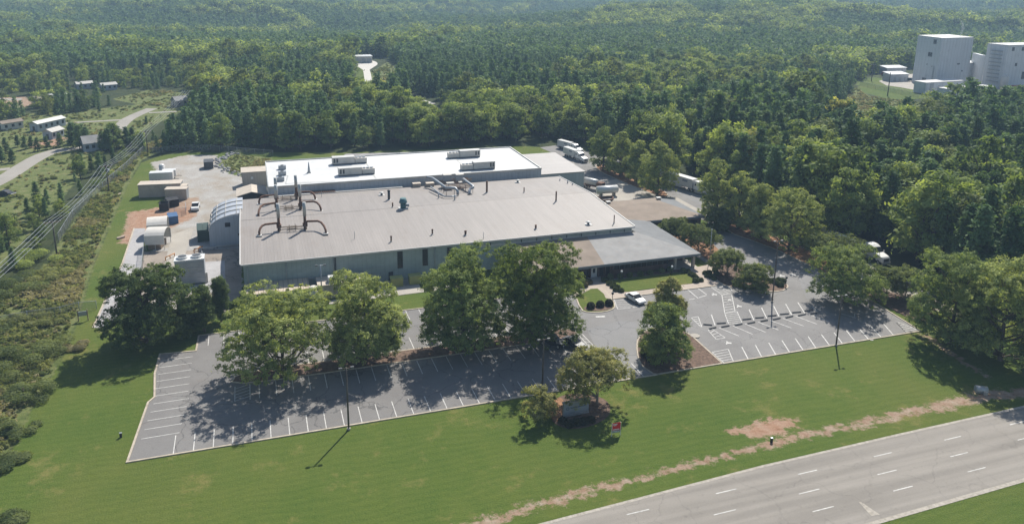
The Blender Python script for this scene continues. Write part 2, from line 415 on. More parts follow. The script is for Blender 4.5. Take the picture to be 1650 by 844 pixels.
Z_LAWN = [GP([(-300, 1000), (-40, 800), (0, 765), (50, 660), (110, 560), (130, 500), (150, 430), (175, 370), (205, 300), (228, 262), (262, 250), (300, 246), (560, 246), (840, 235), (900, 240), (1000, 262), (1090, 300), (1160, 330), (1230, 358), (1330, 400), (1400, 430), (1480, 470), (1560, 500), (1650, 520), (1900, 540)])+[(400, 60), (400, -60), (-100, -60)],
          GP([(1378, 132), (1410, 122), (1480, 140), (1500, 158), (1440, 162), (1390, 150)]),
          GP([(572, 105), (585, 103), (590, 125), (592, 134), (575, 136)]),
          GP([(0, 232), (60, 215), (110, 232), (60, 262), (0, 270)])]
Z_SCRUB = [GP([(-300, 1000), (-40, 800), (0, 765), (50, 660), (110, 560), (130, 500), (150, 430), (175, 370), (205, 300), (228, 258), (275, 235), (290, 215), (235, 232), (190, 262), (150, 310), (110, 370), (70, 430), (0, 470), (-200, 520), (-400, 700)]),
           GP([(-400, 700), (-60, 470), (0, 430), (90, 330), (150, 262), (200, 232), (240, 205), (300, 178), (310, 164), (230, 168), (120, 180), (0, 186), (-200, 186), (-400, 240)]),
           GP([(-60, 330), (0, 310), (60, 268), (110, 240), (160, 238), (200, 200), (250, 190), (300, 175), (310, 166), (280, 172), (230, 172), (150, 188), (100, 195), (60, 200), (0, 215), (-60, 240)]),
           GP([(1290, 190), (1380, 140), (1400, 155), (1480, 165), (1520, 172), (1500, 195), (1400, 200), (1320, 205)]),
           GP([(352, 262), (382, 247), (440, 255), (440, 284), (395, 281), (362, 277)]),
           GP([(595, 118), (625, 100), (640, 112), (625, 132), (600, 136)]),
           GP([(180, 160), (240, 145), (300, 150), (300, 168), (240, 172)])]
Z_GRAVEL = [GP([(243, 262), (300, 250), (350, 250), (352, 268), (370, 280), (430, 292), (432, 320), (389, 330), (389, 470), (350, 478), (262, 474), (236, 430), (250, 395), (262, 362), (290, 335), (300, 318), (262, 292)]),
            GP([(868, 250), (950, 262), (1000, 290), (1065, 320), (985, 326), (900, 300)]),
            GP([(1320, 400), (1420, 430), (1500, 470), (1500, 488), (1440, 476), (1400, 462)])]
Z_DIRT = [GP([(700, 860), (800, 827), (900, 798), (1000, 773), (1080, 752), (1150, 734), (1240, 709), (1300, 695), (1380, 677), (1460, 659), (1590, 629), (1680, 623), (1700, 633), (1600, 644), (1450, 674), (1300, 706), (1150, 743), (1000, 784), (850, 825), (740, 863)]),
          GP([(1170, 694), (1205, 685), (1240, 674), (1280, 674), (1286, 686), (1262, 700), (1215, 704), (1190, 700)]),
          GP([(206, 342), (250, 335), (312, 332), (318, 348), (290, 362), (240, 384), (222, 395), (192, 392), (200, 370)]),
          GP([(55, 240), (90, 236), (110, 222), (90, 220), (40, 232)]),
          GP([(0, 158), (40, 156), (55, 168), (30, 175), (0, 172)]),
          GP([(262, 322), (320, 318), (318, 330), (280, 336)]),
          GP([(1486, 540), (1492, 538), (1560, 585), (1600, 610), (1594, 612), (1535, 575)])]
Z_PAVE = [GP([(555, 255), (700, 250), (700, 244), (555, 248)])]
xs = np.unique(np.concatenate([-120-np.geomspace(3, 4000, 60), np.arange(-120, 200, 1.0), np.arange(200, 320, 2.), 320+np.geomspace(3, 9000, 75)]))
ys = np.unique(np.concatenate([[-200, -60, 0, 30], np.arange(40, 330, 1.0), np.arange(330, 700, 3.0), 700+np.geomspace(4, 9000, 100)]))
XX, YY = np.meshgrid(xs, ys); ZZ = hz(XX, YY)
nx, ny = len(xs), len(ys)
co = np.stack([XX.ravel(), YY.ravel(), ZZ.ravel()], 1)
idx = np.arange(nx*ny).reshape(ny, nx)
fq = np.stack([idx[:-1, :-1].ravel(), idx[:-1, 1:].ravel(), idx[1:, 1:].ravel(), idx[1:, :-1].ravel()], 1)
def fastmesh(name, co, fq, mats, attrs=None, smooth=False):
    me = bpy.data.meshes.new(name); me.vertices.add(len(co)); me.vertices.foreach_set('co', co.astype(np.float32).ravel())
    k = fq.shape[1]; me.loops.add(fq.size); me.loops.foreach_set('vertex_index', fq.astype(np.int32).ravel())
    me.polygons.add(len(fq)); me.polygons.foreach_set('loop_start', np.arange(0, fq.size, k, dtype=np.int32))
    for q in ([mats] if isinstance(mats, str) else mats): me.materials.append(MATS[q])
    me.polygons.foreach_set('use_smooth', np.full(len(fq), smooth))
    me.update(calc_edges=True)
    for n, (dom, arr) in (attrs or {}).items():
        a = me.attributes.new(n, 'FLOAT', dom); a.data.foreach_set('value', arr.astype(np.float32).ravel())
    return me
def zone(polys, wd):
    r = np.zeros(XX.shape)
    for p in polys: r = np.maximum(r, np.clip(.5+sdist(XX, YY, p)/(2*wd), 0, 1))
    return r
attrs = {'lawn': ('POINT', zone(Z_LAWN, 2)), 'scrub': ('POINT', zone(Z_SCRUB, 3)), 'gravel': ('POINT', zone(Z_GRAVEL, 3)), 'dirt': ('POINT', zone(Z_DIRT, 2.2)), 'paving': ('POINT', zone(Z_PAVE, 2)), 'clay': ('POINT', zone(Z_DIRT[1:4], 3))}
gme = fastmesh('ground', co, fq, 'ground', attrs, True)
go = bpy.data.objects.new('ground', gme); COL.objects.link(go); props(go, kind='structure')

def sheet(name, poly, mat, z, thick=0.0, lift=None):
    b = MB()
    if thick: b.prism(poly, z-thick, z)
    else:
        n = len(poly); a = sum(poly[i][0]*poly[(i+1) % n][1]-poly[(i+1) % n][0]*poly[i][1] for i in range(n))
        q = poly if a > 0 else poly[::-1]; b.quad([(x, y, z) for x, y in q])
    return struct(b, name, mat)
def ribbon(mb, pts, wd, z0, z1, closed=False, off=0):
    """solid strip of width wd along a polyline"""
    n = len(pts); P = [Vector((p[0], p[1])) for p in pts]; L = []; Rr = []
    for i in range(n):
        a = P[i-1] if (i > 0 or closed) else P[i]; c = P[(i+1) % n] if (i < n-1 or closed) else P[i]
        d1 = (P[i]-a); d2 = (c-P[i]); d1 = d1.normalized() if d1.length > 1e-6 else d2.normalized(); d2 = d2.normalized() if d2.length > 1e-6 else d1
        t = (d1+d2).normalized(); nrm = Vector((-t.y, t.x)); k = 1/max(.35, nrm.dot(Vector((-d1.y, d1.x))))
        L.append(P[i]+nrm*(off+wd/2)*k); Rr.append(P[i]+nrm*(off-wd/2)*k)
    for i in range(n if closed else n-1):
        j = (i+1) % n
        A, Bq, C, D = Rr[i], Rr[j], L[j], L[i]
        for q in ([(A.x, A.y, z1), (Bq.x, Bq.y, z1), (C.x, C.y, z1), (D.x, D.y, z1)],
                  [(A.x, A.y, z0), (Bq.x, Bq.y, z0), (Bq.x, Bq.y, z1), (A.x, A.y, z1)],
                  [(C.x, C.y, z0), (D.x, D.y, z0), (D.x, D.y, z1), (C.x, C.y, z1)]): mb.quad(q)
def line(mb, p, q, wd, z):
    d = Vector((q[0]-p[0], q[1]-p[1])); 
    if d.length < 1e-4: return
    d.normalize(); n = Vector((-d.y, d.x))*wd/2
    mb.quad([(p[0]-n.x, p[1]-n.y, z), (q[0]-n.x, q[1]-n.y, z), (q[0]+n.x, q[1]+n.y, z), (p[0]+n.x, p[1]+n.y, z)])
def smooth_poly(pts, it=2, closed=True):
    for _ in range(it):
        q = []; n = len(pts)
        for i in range(n if closed else n-1):
            a = pts[i]; b = pts[(i+1) % n]; q += [(a[0]*.75+b[0]*.25, a[1]*.75+b[1]*.25), (a[0]*.25+b[0]*.75, a[1]*.25+b[1]*.75)]
        pts = q if closed else [pts[0]]+q+[pts[-1]]
    return pts

# ------------------------------------------------------------------ pavements
YK = 119.7; YN = 162.4
ZA = .03
west = [(-21.9, YK), (76, YK), (76, 139), (64, 141), (62.5, YN), (-13.5, YN), (-13.7, 155.4), (-20.4, 156.0), (-20.6, 148), (-19.8, 139), (-20.7, 137.4)]
sheet('parking_lot', west, 'asphalt_west', ZA)
east = [(76, YK), (134.8, YK), G(1408, 487), G(1385, 470), G(1345, 447), G(1300, 425), G(1284, 418), G(1246, 400), G(1163, 371), (128, 196), (128, 189), (112, 189), (112, 167), (62.5, 167), (62.5, YN), (64, 141), (76, 139)]
sheet('driveway', east, 'asphalt_east', ZA)
patch = GP([(945, 530), (1000, 517), (1022, 518), (1040, 540), (1026, 548), (1028, 577), (1050, 602), (1010, 606), (960, 560)])
sheet('asphalt_patch', patch, 'asphalt_patch', ZA+.012)
sheet('asphalt_patch', GP([(1285, 447), (1310, 440), (1360, 452), (1400, 480), (1300, 482)]), 'asphalt_patch', ZA+.012)
sheet('truck_court', GP([(870, 238), (905, 233), (940, 243), (1010, 262), (1090, 290), (1160, 322), (1215, 356), (1190, 372), (1163, 371), (1128, 352), (1062, 324), (985, 324), (944, 305), (925, 262)]), 'asphalt_east', ZA)
sheet('concrete_apron', GP([(950, 296), (1000, 288), (1050, 303), (1066, 318), (1062, 324), (985, 324)]), 'concrete', ZA+.012)
sheet('concrete_apron', GP([(1072, 316), (1090, 318), (1140, 345), (1150, 352), (1132, 350)]), 'concrete', ZA+.02)
for poly in ([(1055, 296), (1088, 298), (1140, 318), (1190, 345), (1172, 350), (1125, 328), (1090, 312)],):
    sheet('drive_lane', GP(poly), 'asphalt_patch', ZA+.012)
sheet('gravel_drive', GP([(1395, 462), (1420, 466), (1500, 480), (1560, 505), (1545, 512), (1490, 495), (1440, 482), (1408, 478)]), 'walk', .03)
# roads
hw_far = [(-60, 82.0), (20, 86.3), (36, 87.2), (72.5, 89.1), (100, 89.6), (128.4, 89.9), (300, 91.5)]
hw_near = [(300, 76.5), (128, 74.6), (109.4, 74.3), (78.7, 73.4), (36, 71.2), (-60, 66.5)]
sheet('highway', hw_far+hw_near, 'road', .035)
b = MB(); ribbon(b, hw_far, .5, .0, .042, off=.1); struct(b, 'road_shoulder', 'road_edge')
b = MB(); ribbon(b, hw_near, .7, .0, .042, off=.1); struct(b, 'road_shoulder', 'road_edge')
b = MB()
for k in range(-9, 16):
    x0 = 76.4+14.75*k
    line(b, (x0, 85.8+.012*(x0-76)), (x0+3.6, 85.85+.012*(x0-76)), .16, .05)
    line(b, (x0-2.9, 81.8+.014*(x0-73)), (x0+.8, 81.85+.014*(x0-73)), .16, .05)
    line(b, (x0-3.6, 77.9+.014*(x0-73)), (x0+.1, 77.95+.014*(x0-73)), .16, .05)
struct(b, 'lane_marking', 'paint')
sheet('drain_channel', GP([(1384, 809), (1387, 808), (1418, 829), (1404, 831)]), 'road_edge', .055)
lr = GP([(-60, 318), (0, 293), (55, 256), (85, 244), (112, 240)])
ROADS = []
def road(pts, wd, name, mat='far_road', z=.03):
    b = MB(); q = smooth_poly(pts, 2, False); 
    P = []
    for i in range(len(q)-1):
        a, c = q[i], q[i+1]; n = max(1, int(math.hypot(c[0]-a[0], c[1]-a[1])/15))
        P += [(a[0]+(c[0]-a[0])*k/n, a[1]+(c[1]-a[1])*k/n) for k in range(n)]
    P.append(q[-1]); ribbon(b, P, wd, -.2, z); ROADS.append((P, wd))
    b.v = [(x, y, float(hz(x, y))+zz) for x, y, zz in b.v]
    struct(b, name, mat)
road(lr, 6.8, 'country_road')
road(GP([(112, 240), (150, 236), (180, 222), (200, 195), (222, 184), (245, 175)]), 6, 'country_road')
road(GP([(95, 200), (130, 197), (170, 195), (205, 193)]), 3, 'dirt_track', z=.06)
road(GP([(240, 182), (262, 181), (285, 180)]), 3, 'dirt_track')
road(GP([(-10, 275), (5, 273), (16, 272)]), 4, 'dirt_track', z=.06)
road(GP([(-10, 160), (15, 161), (35, 160)]), 7, 'dirt_track')
road(GP([(594, 134), (592, 120), (590, 112)]), 5, 'gravel_track', 'offwhite', .05)
sheet('gravel_court', smooth_poly(GP([(572, 99), (600, 97), (611, 103), (600, 110), (590, 116), (580, 110), (572, 105)]), 2), 'offwhite', .06)
sheet('gravel_track', GP([(668, 158), (692, 164), (702, 167), (690, 169), (672, 164)]), 'offwhite', .06)
sheet('plant_yard', GP([(1416, 131), (1440, 124), (1480, 118), (1560, 118), (1660, 130), (1800, 140), (1800, 175), (1600, 175), (1500, 150), (1450, 141), (1428, 138)]), 'concrete', .05)
# yard on the left
sheet('yard_paving', GP([(150, 528), (178, 528), (205, 480), (228, 430), (234, 368), (216, 368), (197, 425), (172, 480)]), 'yard_slab_grey', .03)
sheet('yard_paving', GP([(232, 405), (300, 404), (388, 400), (389.5, 470), (372, 505), (255, 500), (222, 470)]), 'yard_slab', .03)
sheet('concrete_strip', GP([(277, 378), (313, 366), (300, 405), (290, 440), (285, 500), (240, 500), (262, 440)]), 'concrete', .045)
sheet('yard_paving', GP([(305, 424), (362, 420), (364, 470), (300, 474)]), 'yard_slab_grey', .045)
b = MB(); ribbon(b, GP([(150, 528), (172, 478), (197, 425), (216, 368)]), .35, 0, .15); struct(b, 'kerb', 'kerb')

# islands and beds (raised)
def bed(name, poly, mat, kerb=True, z=.14, kw=.3):
    b = MB().prism(poly, 0, z-.01); struct(b, name, mat)
    if kerb:
        b = MB(); ribbon(b, poly, kw, 0, z+.02, closed=True); struct(b, 'kerb', 'kerb')
med = smooth_poly([(-7, 139.6), (2, 138.9), (20, 138.9), (40, 138.9), (58, 138.9), (63, 139.8), (62, 142.8), (58, 143.4), (20, 143.4), (0, 143.6), (-6, 143.2)], 1)
bed('planting_strip', med, 'mulch')
isl = smooth_poly(GP([(1052, 602), (1034, 590), (1028, 576), (1026, 560), (1028, 545), (1040, 533), (1065, 526), (1095, 530)]), 1, False)+[G(1114, 541), (85.0, YK+.1), (70.5, YK+.1)]
bed('planting_island', isl, 'mulch')
lisl = smooth_poly(GP([(925, 471), (936, 500), (948, 504), (975, 503), (991, 497), (990, 489), (986, 483), (975, 468), (961, 464)]), 1)
bed('lawn_island', lisl, 'lawn')
b = MB().prism(smooth_poly(GP([(938, 496), (946, 502), (975, 501.5), (989, 496.5), (988, 489), (955, 493)]), 2), 0, .165); struct(b, 'mulch_bed', 'mulch')
walk1 = GP([(926, 480), (921, 474), (950, 454), (963, 452), (975, 454), (984, 462), (992, 472), (1012, 471), (1035, 468.5), (1080, 462.5), (1100, 459.5), (1132, 455.5), (1128, 448), (1112, 438), (1110, 434), (1140, 427), (1146, 431), (1148, 445), (1160, 458), (1150, 461), (1100, 467.5), (1035, 475.5), (1012, 478.7), (986, 482.5), (976, 481), (973, 474), (962, 465), (952, 466), (930, 479)])
bed('sidewalk', walk1, 'walk', False, .155)
b = MB(); ribbon(b, GP([(986, 482.5), (1012, 478.7), (1035, 475.5), (1100, 467.5), (1150, 461), (1163, 459)]), .3, 0, .175); struct(b, 'kerb', 'kerb')
bed('lawn_island', GP([(985, 452.5), (1020, 447), (1078, 441.5), (1090, 439.5), (1105, 441), (1115, 447), (1131, 454.5), (1100, 459), (1035, 467.5), (1012, 470.3), (993, 471), (988, 463)]), 'lawn', False, .15)
b = MB().prism(GP([(968, 451), (1020, 446), (1078, 440.5), (1104, 439.5), (1106, 434), (1040, 440), (968, 446)]), 0, .16); struct(b, 'mulch_bed', 'mulch')
bed('lawn_island', GP([(905, 449), (948, 449), (950, 454), (921, 474), (905, 478)]), 'lawn', False, .15)
bed('planting_bed', smooth_poly(GP([(1148, 445), (1146, 428), (1162, 420), (1200, 430), (1245, 452), (1268, 458), (1270, 464), (1258, 470), (1225, 470), (1180, 463), (1163, 459)]), 1), 'mulch')
bed('planting_bed', GP([(1062, 392), (1090, 372), (1120, 366), (1150, 395), (1165, 410), (1150, 425), (1135, 415), (1128, 408)]), 'pine_straw', False, .13)
bed('planting_strip', smooth_poly(GP([(1163, 371), (1246, 400), (1284, 418), (1330, 440), (1345, 447), (1372, 437), (1340, 420), (1300, 402), (1240, 378), (1190, 358), (1172, 352)]), 1), 'pine_straw')
bed('planting_strip', smooth_poly(GP([(958, 264), (985, 268), (1015, 282), (1050, 300), (1078, 312), (1070, 320), (1040, 308), (1000, 292), (965, 276)]), 1), 'pine_straw')
bed('planting_strip', smooth_poly(GP([(1385, 462), (1420, 468), (1500, 486), (1510, 505), (1490, 525), (1470, 515), (1408, 484)]), 1), 'mulch', False, .1)
b = MB(); ribbon(b, GP([(1345, 447), (1372, 452), (1408, 487), (1483.4, 533.5)]), .3, 0, .15); struct(b, 'kerb', 'kerb')
sb = smooth_poly(GP([(884, 658), (890, 682), (915, 691), (945, 689), (972, 678), (985, 664), (980, 645), (950, 634), (915, 634), (893, 643)]), 2)
bed('mulch_bed', sb, 'mulch', False, .08)
b = MB().prism(smooth_poly(GP([(884, 658), (890, 680), (908, 678), (912, 655), (905, 640), (893, 643)]), 2), 0, .10); struct(b, 'mulch_bed', 'pine_straw')
# outer kerb
b = MB(); ribbon(b, [(-13.5, YN), (-13.7, 155.4), (-20.4, 156.0), (-20.6, 148), (-19.8, 139), (-20.7, 137.4), (-21.9, YK), (70.5, YK)], .32, 0, .16); ribbon(b, [(85.0, YK), (134.8, YK)], .32, 0, .16)
ribbon(b, [(-13.5, YN), (62.5, YN)], .3, 0, .16); struct(b, 'kerb', 'kerb')
# sidewalk to the hall door and lawn strip
b = MB().prism([(14, 170.6), (46, 171.5), (46, 173.6), (36, 173.4), (36, 180.4), (26, 180.4), (26, 173), (14, 172.6)], 0, .1); struct(b, 'sidewalk', 'concrete')

# ------------------------------------------------------------------ painted lines
ZP = ZA+.022; W_ = .14
b = MB()
for k in range(30):
    x = -15.3+2.965*k
    if x < 68: line(b, (x, YK+.3), (x+.02*k/8, YK+5.5), W_, ZP)
for k in range(11):            # stalls along the west kerb
    y = 125.8+2.72*k; xl = -21.3+(y-120)*.075 if y < 137 else -20.3
    line(b, (xl+.3, y), (xl+6.1, y+.1), W_, ZP)

for k in range(22):            # south side of the median
    x = -2+2.965*k
    if x < 62: line(b, (x, 133.2), (x, 138.6), W_, ZP)
for x in (-6.2, -3.6): line(b, (x, 133.2), (x, 138.6), W_, ZP)
for k in range(5): line(b, (-6.2, 133.4+k*1.1), (-3.6, 134.4+k*1.1), .14, ZP)
for k in range(22):
    x = -1.5+2.965*k
    if x < 58: line(b, (x, 143.8), (x, 149.0), W_, ZP)
for k in range(25):
    x = -11.5+2.965*k
    if x < 60: line(b, (x, 157.2), (x, YN-.3), W_, ZP)
def L(px0, py0, px1, py1, wd=W_, z=None): line(b, G(px0, py0), G(px1, py1), wd, ZP+.01 if z is None else z)
# hatched lane at the drive
def hatch(poly, n, wd=.16, outline=True, k0=.0):
    """poly = 4 corners a,b,c,d; bars run from side a-d to side b-c"""
    a, bb, c, d = [Vector(p) for p in poly]
    if outline:
        for p, q in ((a, bb), (bb, c), (c, d), (d, a)): line(b, p, q, wd, ZP+.01)
    for i in range(1, n):
        t = i/n; s = min(1, t+k0); line(b, a.lerp(d, t), bb.lerp(c, s), wd*.9, ZP+.01)
z3 = lambda x, y: (820+x/4.219, 380+y/4.219)
hatch(GP([z3(455, 655), z3(480, 650), z3(680, 855), z3(640, 855)]), 9, k0=.05)
L(*z3(480, 715), *z3(515, 762)); L(*z3(515, 762), *z3(545, 755))
for k in range(5): L(*z3(715+k*2, 435+k*13), *z3(800+k*14, 440+k*12))
L(*z3(715, 432), *z3(740, 500)); L(*z3(740, 500), *z3(880, 482)); L(*z3(830, 430), *z3(880, 482))
z2 = lambda x, y: (1080+x/3.669, 380+y/3.669)
def M(x0, y0, x1, y1, wd=.2): L(*z2(x0, y0), *z2(x1, y1), wd)
for q in ((460, 728, 423, 657), (540, 715, 503, 645), (622, 700, 582, 632), (705, 688, 660, 618), (785, 675, 739, 607), (860, 662, 815, 595), (943, 650, 893, 583), (1020, 640, 968, 572), (1095, 628, 1040, 558), (1172, 612, 1122, 555), (1248, 600, 1185, 535), (1320, 588, 1262, 522), (1395, 575, 1335, 510),
          (265, 530, 243, 466), (495, 500, 466, 436), (570, 488, 540, 426), (643, 478, 612, 416), (718, 468, 682, 403), (795, 458, 754, 394), (865, 448, 840, 418),
          (290, 545, 405, 592), (370, 532, 487, 582), (440, 520, 563, 570), (520, 510, 640, 557), (590, 500, 716, 545), (665, 488, 790, 534), (740, 475, 866, 522), (815, 465, 940, 508), (1010, 460, 1098, 486), (1090, 460, 1090, 486),
          (105, 320, 165, 370), (165, 312, 215, 348), (110, 378, 145, 372), (170, 365, 215, 352), (765, 222, 820, 216)): M(*q)
hatch(GP([z2(125, 485), z2(165, 478), z2(187, 540), z2(180, 538)]), 5)
hatch(GP([z2(225, 560), z2(240, 545), z2(325, 603), z2(272, 612)]), 4)
hatch(GP([z2(248, 688), z2(343, 670), z2(373, 742), z2(318, 752)]), 5, k0=.0)
hatch(GP([z2(305, 350), z2(362, 345), z2(383, 445), z2(322, 457)]), 7)
hatch(GP([z2(322, 458), z2(395, 448), z2(423, 512), z2(345, 522)]), 6)
hatch(GP([z2(243, 305), z2(335, 288), z2(370, 330), z2(305, 350)]), 6)
hatch(GP([z2(1335, 510), z2(1340, 508), z2(1478, 562), z2(1395, 575)]), 6)
for x, y, s in ((262, 348, 1), (345, 634, 1.2), (408, 418, 1.0), (350, 380, .8), (662, 238, 1), (730, 232, 1), (395, 72, .8), (1192, 615, .6)):
    M(x-18*s, y-3, x+14*s, y+1, .55); M(x-18*s, y-3, x-6*s, y-8*s, .3); M(x-18*s, y-3, x-8*s, y+6*s, .3)
L(960, 510.5, 975, 510, .6)
struct(b, 'parking_line', 'paint')

# ------------------------------------------------------------------ buildings
def facewin(mb, x0, x1, z0, z1, y, d=.08): mb.box(x0, y-d, z0, x1, y+.02, z1)
# --- main hall
hall = thing('factory_hall', 'large tan ribbed metal roofed factory hall with blue green front wall', 'building', (-4.5, 180.5, 0))
HX, HY, RZ, HB = 100.5, 55.0, 9.3, 7.9
b = MB(); b.prism([(.3, .3), (HX-.3, .3), (HX-.3, 54.5), (.3, 54.5)], 0, 7.55); b.extr([(.3, 7.55), (54.5, 7.55), (30, 8.7)], .3, HX-.3, 'x'); b.build('wall', 'wall_teal', hall)
b = MB(); b.extr([(-.3, 7.75), (30, RZ-.35), (HY, HB-.35), (HY, HB), (30, RZ), (-.3, 8.1)][::-1], -.2, HX+.2, 'x'); rf = b.build('roof', 'roof_tan', hall)
b = MB(); b.box(-.25, -.5, 7.72, HX+.25, -.3, 8.14); b.extr([(-.3, 8.1), (30, RZ), (HY, HB), (HY, HB+.14), (30, RZ+.14), (-.3, 8.24)], HX+.2, HX+.5, 'x'); b.extr([(-.3, 8.1), (30, RZ), (HY, HB), (HY, HB+.14), (30, RZ+.14), (-.3, 8.24)], -.45, -.2, 'x')
b.build('gutter', 'flashing', hall)
b = MB(); b.extr([(29.7, RZ-.02), (30, RZ+.12), (30.3, RZ-.02)], 0, HX, 'x'); b.build('ridge_cap', 'roof_tan', rf)
for X, z0, z1 in ((36.3, 3.1, 7.2), (42.6, 3.1, 7.2), (48.9, 4.2, 7.0)):
    wn = B(X, .22, z0, X+1.1, .32, z1).build('window', 'glass_dark', hall)
    b = MB()
    for q in ((X-.12, z0-.12, X, z1+.12), (X+1.1, z0-.12, X+1.22, z1+.12), (X, z0-.12, X+1.1, z0), (X, z1, X+1.1, z1+.12)): b.box(q[0], .17, q[1], q[2], .3, q[3])
    b.build('frame', 'steel_dark', wn)
for X in (9.8, 20.7, 45.6, 1.2): MB().tube([(X, .12, .1), (X, .12, 7.7)], .1, 6).build('downspout', 'galv', hall)
b = MB()
b.tube([(.4, -.5, 3.1), (20, -.5, 3.1), (20, -.5, .4)], .13, 6); b.tube([(22, -.4, 2.6), (33, -.4, 2.6), (33, -.4, .2)], .07, 6); b.tube([(24, -.35, 4.1), (33, -.35, 4.1), (33, -.35, 2.6)], .06, 6)
for k in range(8): b.tube([(2+2.5*k, .3, 3.1), (2+2.5*k, -.5, 3.1)], .05, 5)
b.build('wall_pipe', 'steel_grey', hall)
b = MB(); b.box(57, .16, 6.3, HX-.3, .29, 6.9); b.build('wall_band', 'flashing', hall)
for k in range(10): B(60+4.2*k, .1, 6.6, 60.2+4.2*k, .16, 7.4).build('wall_bracket', 'steel_dark', hall)
b = MB(); b.box(33.9, .05, 0, 35.0, .28, 2.3); b.build('door', 'steel_dark', hall)
# pilaster between sections
B(21.0, -.02, 0, 21.35, .28, 7.7).build('wall_joint', 'steel_dark', hall)

# --- link roofs between hall and white building
lk = thing('link_building', 'low pale connector roof between tan roofed hall and white roofed warehouse', 'building', (3.3, 235.6, 0))
b = MB(); b.prism([(0, 0), (40, 0), (40, 2.3), (0, 2.3)], 0, 7.9); b.build('wall', 'wall_grey', lk)
b = MB(); b.prism([(-.1, -.1), (40.2, -.1), (40.2, 2.35), (-.1, 2.35)], 7.9, 8.15); b.build('roof', 'offwhite', lk)
b = MB(); b.prism([(12, .1), (19.5, .1), (19.5, 2.2), (12, 2.2)], 8.15, 8.25)
for k in range(12): b.box(12.2+.6*k, .1, 8.25, 12.45+.6*k, 2.2, 8.4)
b.build('skylight', 'rust', lk)
# --- white roofed warehouse
ww = thing('white_roof_warehouse', 'grey warehouse with bright white flat roof behind the tan hall', 'building', (3.3, 238.0, 0))
WX, WY, WZ = 87.6, 33.4, 10.2
b = MB(); b.prism([(0, 0), (WX, 0), (WX, WY), (0, WY)], 0, WZ); b.build('wall', 'wall_grey', ww)
b = MB(); b.prism([(.2, .2), (WX-.2, .2), (WX-.2, WY-.2), (.2, WY-.2)], WZ, WZ+.08); r2 = b.build('roof', 'roof_white', ww)
b = MB()
for q in ((-.1, -.1, WX+.1, .25), (-.1, WY-.25, WX+.1, WY+.1), (-.1, .25, .25, WY-.25), (WX-.25, .25, WX+.1, WY-.25)): b.box(q[0], q[1], WZ-.25, q[2], q[3], WZ+.42)
b.build('parapet', 'galv', ww)
for pts in ([(450, 283), (464, 283), (460, 296), (540, 292)], [(590, 262), (606, 288)], [(733, 255), (752, 272)], [(795, 272), (800, 276)]):
    q = [(x-3.3, y-238) for x, y in GP(pts, 10.3)]
    b = MB()
    for i in range(len(q)-1): line(b, q[i], q[i+1], .45, WZ+.12)
    b.build('roof_seam', 'galv', ww)
# --- annex
an = thing('metal_annex', 'grey ribbed metal annex right of the white roofed warehouse', 'building', (91.3, 239.2, 0))
b = MB(); b.prism([(0, 0), (15.9, 0), (15.9, 28), (0, 28)], 0, 7.7); b.build('wall', 'wall_grey', an)
b = MB(); b.prism([(.02, -.25), (16.2, -.25), (16.2, 28.2), (.02, 28.2)], 7.7, [8.0, 8.0, 8.3, 8.3]); b.build('roof', 'roof_annex', an)
# --- office wing
of = thing('office_building', 'low brick office with grey and brown hipped shingle roof and covered porch', 'building', (60, 166.3, 0))
b = MB(); b.prism([(0, 2), (40, 2), (40, 13.9), (0, 13.9)], 0, 3.7); b.prism([(36.4, 13.9), (46.5, 13.9), (46.5, 27.4), (36.4, 27.4)], 0, 3.9); b.prism([(40, 6), (46.5, 6), (46.5, 13.9), (40, 13.9)], 0, 3.7)
b.build('wall', 'brick', of)
e0, e1, et = 3.75, 4.05, 6.45
def slab(poly, zs, th, name, mat):
    q = MB(); n = len(poly); b0 = len(q.v)
    q.v += [(x, y, z) for (x, y), z in zip(poly, zs)]+[(x, y, z-th) for (x, y), z in zip(poly, zs)]
    q.f = [tuple(range(n)), tuple(range(2*n-1, n-1, -1))]+[(i, n+i, n+(i+1) % n, (i+1) % n) for i in range(n)]
    q.m = [0]*len(q.f); q.sm = [False]*len(q.f); return q.build(name, mat, of)
slab([(0, 0), (21, 0), (22.3, 13.95), (0, 13.95)], [e1, e1, et, et], .3, 'brown_roof', 'roof_shingle_brown')
slab([(21, 0), (48.3, 0), (36.6, 13.95), (22.3, 13.95)], [e1+.004, e1+.004, et+.004, et+.004], .3, 'grey_roof', 'roof_shingle_grey')
slab([(48.3, 0), (48.3, 28.1), (40, 28.1), (36.6, 13.95)], [e1, e1, 5.4, et], .3, 'dark_roof', 'roof_shingle_dark')
slab([(40, 28.1), (36.6, 28.1), (36.6, 13.95)], [5.4, 5.4, et], .3, 'rear_roof', 'roof_shingle_dark')
b = MB(); b.box(-.1, -.12, 3.4, 48.4, 0, 4.03); b.box(48.3, 0, 3.4, 48.42, 28.1, 4.03); b.build('fascia', 'fascia', of)
b = MB(); b.box(24.5, 1.88, 1.5, 40, 1.98, 3.05); gl = b.build('strip_window', 'glass_dark', of)
for k in range(11): B(24.5+1.55*k, 1.8, 1.5, 24.6+1.55*k, 1.88, 3.05).build('mullion', 'fascia', gl)
for X in (14.2, 16.3, 20.3, 22.1): B(X, 1.88, .3, X+1.3, 1.98, 3.0).build('window', 'glass_dark', of)
dr = B(18.2, 1.82, .1, 19.9, 1.98, 3.0).build('door', 'white_paint', of)
B(18.75, 1.76, 1.3, 19.35, 1.82, 2.4).build('door_pane', 'glass_dark', dr)
for X in (13.6, 15.75, 17.85, 20.05, 21.85, 24.0): B(X, 1.5, 0, X+.28, 1.98, 3.45).build('pier', 'brick', of)
for X, Y in ((41.2, .6), (46.6, .6), (46.6, 5.5)): B(X, Y, 0, X+.7, Y+.7, 3.7).build('column', 'wall_tan', of)
B(40, .2, 0, 48.2, 6, .15).build('porch_floor', 'concrete', of)
